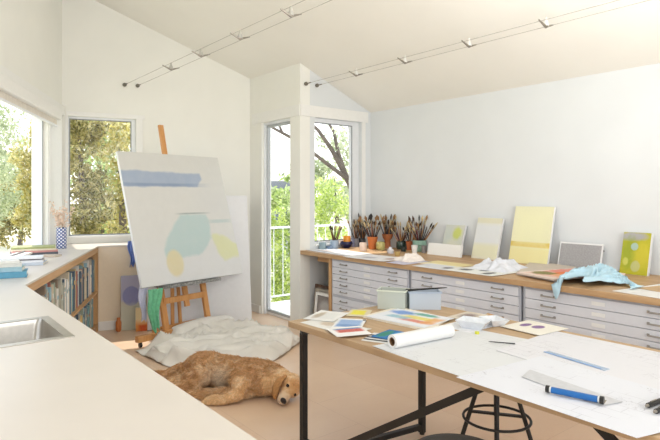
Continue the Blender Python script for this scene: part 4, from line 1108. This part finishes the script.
# head axes
f = V((-.17, -.93, -.30)).normalized(); l = V((.55, 0, -.84)); l = (l - f * l.dot(f)).normalized(); u = f.cross(l).normalized()
if u.x < 0: u = -u
Hc = V((-.290, 4.03, .108))
def hd(a, b, c): return Hc + f * a + l * b + u * c
Mh = Matrix((f, l, u)).transposed()
dm.ell(hd(0, 0, 0), (.092, .085, .078), Mh, 18)
dm.ell(hd(.045, 0, .012), (.06, .06, .05), Mh, 16)
seg(dm, hd(.05, 0, -.014), hd(.135, 0, -.026), .056, .043, 16)
dm.ell(hd(.13, 0, -.018), (.036, .042, .034), Mh, 14)      # muzzle end
dm.ell(hd(.105, .018, -.036), (.045, .026, .022), Mh); dm.ell(hd(.105, -.018, -.036), (.045, .026, .022), Mh)   # flews
seg(dm, hd(.03, 0, -.05), hd(.11, 0, -.056), .026, .018, 12)   # lower jaw
for s_ in (1, -1): dm.ell(hd(.065, .036 * s_, .032), (.02, .018, .014), Mh)   # brow
# front legs
def limb(pts, rs):
    for i in range(len(pts) - 1): seg(dm, pts[i], pts[i + 1], rs[i], rs[i + 1], 14)
limb([(-.56, 4.11, .16), (-.66, 4.02, .12), (-.665, 3.96, .065), (-.76, 3.93, .04), (-.83, 3.93, .034)], [.085, .062, .043, .034, .036])
dm.ell((-.855, 3.925, .032), (.05, .036, .03), None, 14)
for t in (-.02, 0, .02): dm.ell((-.895, 3.925 + t, .022), (.022, .012, .017))
limb([(-.60, 4.08, .08), (-.72, 4.04, .05), (-.86, 4.04, .038), (-.97, 4.05, .030)], [.07, .045, .034, .030])
dm.ell((-1.0, 4.05, .028), (.045, .034, .026), None, 14)
for t in (-.02, 0, .02): dm.ell((-1.035, 4.05 + t, .020), (.02, .011, .015))
# hind legs
limb([(-.99, 4.34, .14), (-.98, 4.20, .13), (-1.12, 4.23, .085), (-1.20, 4.27, .055), (-1.27, 4.20, .038)], [.10, .078, .052, .034, .028])
dm.ell((-1.30, 4.175, .030), (.05, .032, .026), None, 14)
for t in (-.018, 0, .018): dm.ell((-1.34, 4.165 + t, .020), (.02, .011, .015))
limb([(-1.04, 4.34, .08), (-1.02, 4.16, .06), (-1.14, 4.15, .045), (-1.24, 4.19, .035), (-1.31, 4.10, .03)], [.09, .06, .042, .031, .027])
dm.ell((-1.34, 4.08, .028), (.05, .030, .024), None, 14)
for t in (-.018, 0, .018): dm.ell((-1.38, 4.07 + t, .018), (.02, .010, .014))
# tail
limb([(-1.18, 4.45, .09), (-1.30, 4.44, .055), (-1.44, 4.38, .038), (-1.58, 4.36, .028)], [.05, .038, .030, .016])
def fur_mat(gain=1.0):
    t = NT('golden_fur'); c = t.coords(); n1 = t.noise(c, 15, 4, .65, .8); n2 = t.noise(c, 70, 3)
    col = t.ramp(n1, [(.28, '#c8945c'), (.5, '#e8be8b'), (.72, '#f8e2c0')])
    col = t.mix(t.mapr(n2, .3, .7, 0, .25), col, srgb('#a06f42'))
    sp_ = t.n('ShaderNodeSeparateXYZ'); t.l(c, sp_.inputs[0])
    def blob(x, y, z, r, soft, amt, colr, cur):
        dx = t.math('SUBTRACT', sp_.outputs[0], x); dy = t.math('SUBTRACT', sp_.outputs[1], y); dz = t.math('SUBTRACT', sp_.outputs[2], z)
        d = t.math('SQRT', t.math('ADD', t.math('ADD', t.math('MULTIPLY', dx, dx), t.math('MULTIPLY', dy, dy)), t.math('MULTIPLY', dz, dz)))
        return t.mix(t.mapr(d, r * (1 - soft), r * (1 + soft), amt, 0), cur, srgb(colr))
    col = blob(-.85, 4.12, .12, .09, .6, .7, '#e6d6c0', col)      # pale belly
    col = blob(-.69, 4.05, .155, .028, .4, .7, '#5f4a3a', col)     # dark armpit spot
    col = blob(-.88, 3.92, .03, .10, .6, .6, '#e2bd8d', col)
    nz = hd(.155, 0, -.02)
    col = blob(nz.x, nz.y, nz.z, .05, .4, .7, '#e4cdb4', col)
    e1 = hd(.04, 0, .03); col = blob(e1.x, e1.y, e1.z, .055, .4, .6, '#d8944f', col)
    g_ = t.n('ShaderNodeNewGeometry'); vr = t.mapr(g_.outputs['Random Per Island'], 0, 1, .8 * gain, 1.15 * gain)
    if gain > 1:
        mm = t.n('ShaderNodeMix', data_type='RGBA', blend_type='MULTIPLY'); mm.inputs[0].default_value = 1; t.l(col, mm.inputs[6])
        cb = t.n('ShaderNodeCombineColor'); [t.l(vr, cb.inputs[i]) for i in range(3)]; t.l(cb.outputs[0], mm.inputs[7]); col = mm.outputs[2]
    t.l(col, t.b.inputs['Base Color']); t.b.inputs['Roughness'].default_value = .75; t.b.inputs['Sheen Weight'].default_value = .3
    return t.m
M_fur = fur_mat()
body = dm.build('body', M_fur, dog)
md = body.modifiers.new('r', 'REMESH'); md.mode = 'VOXEL'; md.voxel_size = .0065; md.use_smooth_shade = True
sm = body.modifiers.new('s', 'SMOOTH'); sm.iterations = 9; sm.factor = .5
bpy.context.view_layer.update(); baked(body)
_nor = [v.normal.copy() for v in body.data.vertices]
for v, n_ in zip(body.data.vertices, _nor):
    c_ = v.co + n_ * (noise.noise(v.co * 14) * .008); c_.z = max(c_.z, .004); v.co = c_
for p in body.data.polygons: p.use_smooth = True
# ears
M_ear = mat('ear_fur', '#c08b55', .85, var=.12, scale=40)
def ear(side, pts, w):
    k = MB(); R_ = []
    for i, p in enumerate(pts):
        t = (V(pts[min(i + 1, len(pts) - 1)]) - V(pts[max(i - 1, 0)])).normalized()
        out = (V(p) - Hc).normalized(); a = t.cross(out).normalized(); o2 = a.cross(t).normalized(); ww = w[i]
        R_.append([k.bm.verts.new(V(p) + a * ww * math.cos(q * PI / 5) + o2 * .009 * math.sin(q * PI / 5)) for q in range(10)])
    for a_, b_ in zip(R_, R_[1:]):
        for q in range(10): k._f([a_[q], a_[(q + 1) % 10], b_[(q + 1) % 10], b_[q]])
    k._f(R_[0]); k._f(R_[-1][::-1])
    o = k.build('ear', M_ear, dog, smooth='all'); return o
ear(-1, [(-.325, 4.01, .182), (-.362, 3.97, .165), (-.388, 3.94, .125), (-.396, 3.925, .08), (-.39, 3.92, .045)], [.020, .036, .040, .032, .012])
ear(1, [hd(-.03, .055, .045), hd(-.03, .075, .03), hd(-.045, .078, .0), hd(-.05, .070, -.03)], [.018, .028, .03, .014])
M_nose = mat('dog_nose', '#2d2626', .35)
k = MB(); k.ell(hd(.172, 0, -.010), (.016, .026, .020), Mh, 16); k.build('nose', M_nose, dog, smooth='all')
k = MB(); k.path([hd(.160, 0, -.03), hd(.155, .012, -.041), hd(.135, .026, -.05), hd(.10, .036, -.052)], .0028, 6); k.path([hd(.160, 0, -.03), hd(.155, -.012, -.041), hd(.135, -.026, -.05), hd(.10, -.036, -.052)], .0028, 6); k.build('mouth', M_nose, dog, smooth='all')
for s_ in (1, -1):
    k = MB(); k.ell(hd(.079, .042 * s_, .032), (.012, .014, .011), Mh, 12); k.build('eye', mat('dog_eye', '#1c1512', .2), dog, smooth='all')
# fur strands
rgf = random.Random(2)
me = body.data; me.calc_loop_triangles()
tris = me.loop_triangles; cum = []; tot = 0
for t in tris: tot += t.area; cum.append(tot)
import bisect
TR = [(tuple(v_.co.copy() for v_ in (me.vertices[i] for i in t_.vertices)), t_.normal.copy()) for t_ in tris]
fm = MB(); vs_ = me.vertices
NF = 26000
for _ in range(NF):
    (a, b, c), n = TR[min(bisect.bisect_left(cum, rgf.random() * tot), len(TR) - 1)]; r1 = math.sqrt(rgf.random()); r2 = rgf.random()
    p = a * (1 - r1) + b * (r1 * (1 - r2)) + c * (r1 * r2)
    if p.z < .012: continue
    dh = (p - Hc).dot(f); dist = (p - Hc).length
    if dist < .19 and dh > .0:
        if dh > .07: continue
        L = .010; flow = -f
    elif dist < .14: L = .016; flow = -f
    else:
        L = rgf.uniform(.028, .060); flow = sp * .9 + V((0, -.25, -.5))
        if p.y < 4.0 or (p.x < -1.1 and p.y < 4.25): L *= .45
    d = (flow + V((rgf.gauss(0, .42), rgf.gauss(0, .42), rgf.gauss(0, .42)))); d = (d - n * d.dot(n))
    if d.length < 1e-4: continue
    d = (d.normalized() + n * rgf.uniform(.12, .5)).normalized(); w = d.cross(n).normalized() * rgf.uniform(.0014, .0026)
    m1 = p + d * L * .55; m2 = p + d * L - n * L * .12
    m2.z = max(m2.z, .003); m1.z = max(m1.z, .003)
    q = [fm.bm.verts.new(x) for x in (p - w, p + w, m1 + w * .8, m2, m1 - w * .8)]
    fm._f(q)
M_str = fur_mat(1.12)
fo = fm.build('fur', M_str, dog); fo['kind'] = 'stuff'

# ================================================================= OUTSIDE
GZ = -1.6
def ground_mat():
    t = NT('pale_ground'); c = t.coords(); n1 = t.noise(c, .25, 4); n2 = t.noise(c, 2, 4)
    o = t.ramp(n1, [(.35, '#d8cdb8'), (.55, '#cfc9a8'), (.7, '#a9b284')]); o = t.mix(t.mapr(n2, .35, .65, 0, .4), o, srgb('#e3dccb'))
    t.l(o, t.b.inputs['Base Color']); t.b.inputs['Roughness'].default_value = .95; return t.m
k = MB(); k.prism([(-80, -40), (80, -40), (80, 130), (-80, 130)], GZ - .2, GZ); g = k.build('ground', ground_mat()); g['kind'] = 'structure'
# terrace under the building so that the room stands on something
k = MB(); k.prism([(p.x, p.y) for p in plan[::-1]], GZ, -.121); g = k.build('foundation', M_trim); g['kind'] = 'structure'
# balcony deck and railing
dk = MB(); dk.prism([(p.x, p.y) for p in (C0 + E * .145 + RD * .145, C0 + E * 2.9 + RD * .145, C0 + E * 2.9 + RD * 1.4, C0 + E * .145 + RD * 1.4)][::-1], -.10, -.005)
dk = dk.build('balcony_deck', mat('white_deck', '#e8e6e2', .6)); dk['kind'] = 'structure'
k = MB(); 
for bb_ in (.2, 2.8):
    for aa in (.25, 1.3):
        p = C0 + E * bb_ + RD * aa; k.bx(p.x - .05, p.x + .05, p.y - .05, p.y + .05, GZ, -.10)
k = k.build('balcony_post', M_trim); k['kind'] = 'structure'
M_rail = mat('white_rail', '#e9ecef', .4)
ra = C0 + RD * 1.33 + E * .2
rl_ = thing('balcony_railing', 'white balcony railing outside the glass door and bay window', 'railing', V((ra.x, ra.y, 0)), math.atan2(E.y, E.x))
k = MB(); k.bx(0, 2.6, -.02, .02, 1.03, 1.06); k.build('top_rail', M_rail, rl_)
k = MB(); k.bx(0.05, 2.55, -.012, .012, .08, .10); k.build('bottom_rail', M_rail, rl_)
for i_ in range(1, 17):
    if i_ % 17: k = MB(); k.tube((i_ * .152, 0, .10), (i_ * .152, 0, 1.03), .006, .006, 6); k.build('baluster', M_rail, rl_)
for x_ in (.02, .87, 1.73, 2.58): k = MB(); k.bx(x_ - .02, x_ + .02, -.02, .02, -.003, 1.03); k.build('post', M_rail, rl_)
# foliage
def leaf_mat(name, cols):
    t = NT(name); g_ = t.n('ShaderNodeNewGeometry'); col = t.ramp(g_.outputs['Random Per Island'], [(i / (len(cols) - 1), c) for i, c in enumerate(cols)])
    tr = t.n('ShaderNodeBsdfTranslucent'); t.l(col, tr.inputs[0]); t.l(col, t.b.inputs['Base Color']); t.b.inputs['Roughness'].default_value = .6
    mx = t.n('ShaderNodeMixShader'); mx.inputs[0].default_value = .5; t.l(t.b.outputs[0], mx.inputs[1]); t.l(tr.outputs[0], mx.inputs[2])
    t.l(mx.outputs[0], t.t.nodes['Material Output'].inputs['Surface']); return t.m
LM = {'olive': leaf_mat('leaf_olive', ['#6f6a3a', '#8f8a4e', '#b9ac70', '#d8cb96', '#5d6238']),
      'yellow': leaf_mat('leaf_yellow', ['#a89a4c', '#c9bd6c', '#e6dca2', '#8f9550', '#f1e8c4']),
      'green': leaf_mat('leaf_green', ['#8ea35c', '#b5c97a', '#d3e0a0', '#73894e', '#eef3cf']),
      'bright': leaf_mat('leaf_bright', ['#a9bf5c', '#cfdf7c', '#e9f0a6', '#8aa552', '#f8fadb']),
      'pale': leaf_mat('leaf_pale', ['#a9b58e', '#c5cda8', '#dde1c4', '#92a07c'])}
M_bark = mat('bark', '#6d6259', .9, var=.15, scale=8, bump=.3)
def tree(name, label, cat, base, clumps, n, sz, lm, trunk=None, seed=0, group=None):
    r = thing(name, label, cat, base, 0, group); rg = random.Random(seed); k = MB()
    tot = sum(c[1][0] * c[1][1] * c[1][2] for c in clumps)
    for (c, rad) in clumps:
        m = int(n * rad[0] * rad[1] * rad[2] / tot) + 30
        subs = [V((rg.gauss(0, .5), rg.gauss(0, .5), rg.gauss(0, .5))) for _ in range(max(5, m // 45))]
        for i in range(m):
            s_ = rg.choice(subs); q = s_ + V((rg.gauss(0, .17), rg.gauss(0, .17), rg.gauss(0, .2)))
            p = V((c[0] + q.x * rad[0], c[1] + q.y * rad[1], c[2] + q.z * rad[2])) - V(base)
            if p.z + base[2] < GZ + .05: continue
            n1 = V((rg.gauss(0, 1), rg.gauss(0, 1), rg.gauss(0, 1))).normalized(); n2 = n1.orthogonal().normalized(); L = sz * rg.uniform(.6, 1.3)
            k.poly([p - n1 * L, p - n2 * L * .4, p + n1 * L, p + n2 * L * .4])
    k.build('foliage', LM[lm], r)
    if trunk:
        k = MB()
        for pts, rs in trunk: k.path([V(p) - V(base) for p in pts], rs, 8)
        k.build('trunk', M_bark, r, smooth=True)
    return r
def wp(x, y, d): return at(x, y, d)
def simple(name, label, cat, x, d, ytop, ybot, wpx, n, sz, lm, seed, ncl=5, trunk=True, group=None):
    top = wp(x, ytop, d).z; bot = wp(x, ybot, d).z; W = wpx * d / F / 2
    rg = random.Random(seed * 7 + 1); bx0 = wp(x, 195, d); cl = []
    for i in range(ncl):
        cz = bot + (top - bot) * (i + .5) / ncl
        cl.append(((bx0.x + rg.uniform(-.4, .4) * W, bx0.y + rg.uniform(-.5, .5), cz), (W * rg.uniform(.6, .95), W * .7, (top - bot) / ncl * .85)))
    tr = [([(bx0.x, bx0.y, GZ), (bx0.x + .1, bx0.y, (GZ + bot) / 2 + .3), (bx0.x - .1, bx0.y, top - .5)], [.16, .12, .03])] if trunk else None
    return tree(name, label, cat, (bx0.x, bx0.y, GZ), cl, n, sz, lm, tr, seed, group)
simple('tree', 'olive-leaved tree with a dark trunk behind the back window', 'tree', 84, 11, 108, 262, 60, 6500, .055, 'olive', 1, 8)
simple('tree', 'yellowing tree filling the right of the back window', 'tree', 122, 12, 105, 265, 70, 6500, .055, 'yellow', 2, 6)
simple('tree', 'green tree behind the yellowing one seen in the back window', 'tree', 100, 17, 100, 250, 90, 3500, .10, 'green', 3, 5)
simple('tree', 'yellow-green tree in the left window beside the frame', 'tree', 36, 13, 128, 228, 46, 5000, .055, 'yellow', 4, 5)
simple('tree', 'pale green airy tree at the left side of the left window', 'tree', -4, 14, 112, 225, 50, 3200, .055, 'pale', 5, 5, False)
simple('bush', 'low olive bush at the foot of the trees in the left window', 'bush', 14, 16, 190, 236, 60, 4500, .06, 'olive', 6, 2, False)
simple('tree', 'distant pale trees on the skyline of the left window', 'tree', 20, 34, 150, 215, 120, 2400, .2, 'pale', 7, 3)
simple('bush', 'bright green bush beyond the balcony rail in the door', 'bush', 272, 9.9, 215, 335, 30, 4200, .045, 'bright', 8, 5, False)
simple('bush', 'green leafy bush beside the column beyond the door', 'bush', 294, 10.9, 200, 325, 34, 4000, .045, 'green', 9, 5, False)
simple('bush', 'bright bush under the branches beyond the bay window', 'bush', 332, 12.3, 188, 290, 60, 4600, .05, 'bright', 10, 4, False)
simple('tree', 'pale distant tree beyond the bay window', 'tree', 336, 24, 165, 215, 60, 1500, .16, 'pale', 11, 3)
simple('tree', 'distant green tree beyond the glass door', 'tree', 262, 22, 182, 215, 60, 1200, .15, 'green', 12, 3)
# branching tree outside bay
b0 = wp(356, 195, 9.5)
tr = [([(b0.x, b0.y, GZ), wp(356, 235, 9.5), wp(355, 180, 9.5), wp(352, 120, 9.5), wp(350, 60, 9.5)], [.10, .09, .08, .07, .05]),
      ([wp(355, 195, 9.5), wp(344, 172, 9.4), wp(332, 150, 9.3), wp(318, 130, 9.2), wp(296, 110, 9.1)], [.06, .05, .04, .03, .02]),
      ([wp(346, 176, 9.4), wp(338, 152, 9.35), wp(334, 132, 9.3), wp(322, 112, 9.2)], [.04, .033, .026, .015]),
      ([wp(346, 178, 9.4), wp(330, 166, 9.2), wp(312, 152, 9.0), wp(290, 137, 8.8), wp(262, 122, 8.6)], [.042, .035, .03, .026, .018]),
      ([wp(282, 132, 8.75), wp(276, 118, 8.7), wp(270, 108, 8.65)], [.02, .015, .008])]
tree('tree', 'bare-branched leaning tree crossing the bay window and glass door', 'tree', (b0.x, b0.y, GZ), [((wp(344, 165, 9.6)), (.35, .5, .6)), ((wp(350, 140, 9.9)), (.3, .5, .5))], 500, .05, 'pale', tr, 20)
# neighbouring house
hb = wp(281, 195, 30)
hs = thing('house', 'grey-roofed neighbouring house far beyond the glass door', 'building', (hb.x, hb.y, GZ), .2)
k = MB(); k.bx(-1.2, 1.2, -1, 1, 0, 3.2); k.build('wall', cm('#c9ccd0', .8), hs)
k = MB(); k.prism([(-1.4, -1.2), (1.4, -1.2), (1.4, 1.2), (-1.4, 1.2)], 3.2, 3.35); k.box((0, 0, 3.6), (2.0, 1.6, .5)); k.build('roof', cm('#8c8f96', .8), hs)
k = MB(); k.bx(-.4, .4, -1.03, -1, 1.4, 2.3); k.build('window', cm('#6c7680', .3), hs)

# ================================================================= LIGHT
W = bpy.data.worlds.new('sky'); S.world = W; W.use_nodes = True; nt = W.node_tree; bg = nt.nodes['Background']
tc = nt.nodes.new('ShaderNodeTexCoord'); spx = nt.nodes.new('ShaderNodeSeparateXYZ'); nt.links.new(tc.outputs['Generated'], spx.inputs[0])
rp = nt.nodes.new('ShaderNodeValToRGB'); rp.color_ramp.elements[0].position = .0; rp.color_ramp.elements[0].color = (1, 1, .98, 1)
rp.color_ramp.elements[1].position = .55; rp.color_ramp.elements[1].color = (.72, .84, 1, 1)
nt.links.new(spx.outputs[2], rp.inputs[0]); nt.links.new(rp.outputs[0], bg.inputs[0]); bg.inputs[1].default_value = 2.0
def sun(d, e, col, ang):
    L = bpy.data.lights.new('sun', 'SUN'); L.energy = e; L.color = col; L.angle = ang; o = bpy.data.objects.new('sun', L); link(o)
    o.rotation_euler = V(d).to_track_quat('-Z', 'Y').to_euler(); return o
sun((.28, -.50, -.95), 4.0, (1, .95, .86), .01)
def area(name, loc, tgt, sx, sy, e, col=(1, 1, 1)):
    L = bpy.data.lights.new(name, 'AREA'); L.shape = 'RECTANGLE'; L.size = sx; L.size_y = sy; L.energy = e; L.color = col
    o = bpy.data.objects.new(name, L); link(o); o.location = loc; o.rotation_euler = (V(tgt) - V(loc)).to_track_quat('-Z', 'Y').to_euler(); return o
# added fill lamps with no source in the room, brightening table, floor and ceiling
area('rear_fill', (2.6, -1.0, 1.6), (0.3, 5, 1.1), 4.8, 2.4, 90, (.95, .98, 1))  # added fill from behind the camera, reaching under the table
area('overhead_fill', (1.0, .6, 3.4), (0.3, 4.6, 0.4), 2.4, 2.4, 34, (.97, .98, 1))  # added overhead fill aimed down at the floor
area('ceiling_fill', (1.2, 2.6, 2.0), (.8, 4.5, 4.0), 2.5, 1.5, 34, (.97, .98, 1))  # added fill pointed up to brighten the ceiling
# sky portals
def portal(o, d, n, s0, s1, zl, zh):
    c = o + d * (s0 + s1) / 2 + n * .2; c.z = (zl + zh) / 2
    a = area('portal', c, c - n, s1 - s0, zh - zl, 1); a.data.cycles.is_portal = True
portal(L0, LD, nL, .58, 3.3, .95, HEAD); portal(L0, BD, nB, .06, .8, SILL, HEAD); portal(L0, LD, nL, 3.9, 6.6, SILL, HEAD)
portal(C0, RD, E, .2, .83, 0, HEAD); portal(C0 + E * .14, E, RD, .07, .8, .9, HEAD); portal(pr0, dr, nr, 1, 6.4, .9, 2.5)

cam = bpy.data.cameras.new('camera'); co = bpy.data.objects.new('camera', cam); link(co); S.camera = co
co.location = (0, 0, H); co.rotation_euler = (PI / 2, 0, 0); cam.sensor_width = 36; cam.lens = F / 660 * 36
cam.shift_y = -(220 - CY) / 660; cam.clip_start = .05; cam.clip_end = 400
S.view_settings.view_transform = 'Standard'; S.view_settings.look = 'None'; S.view_settings.exposure = 0; S.view_settings.gamma = 1
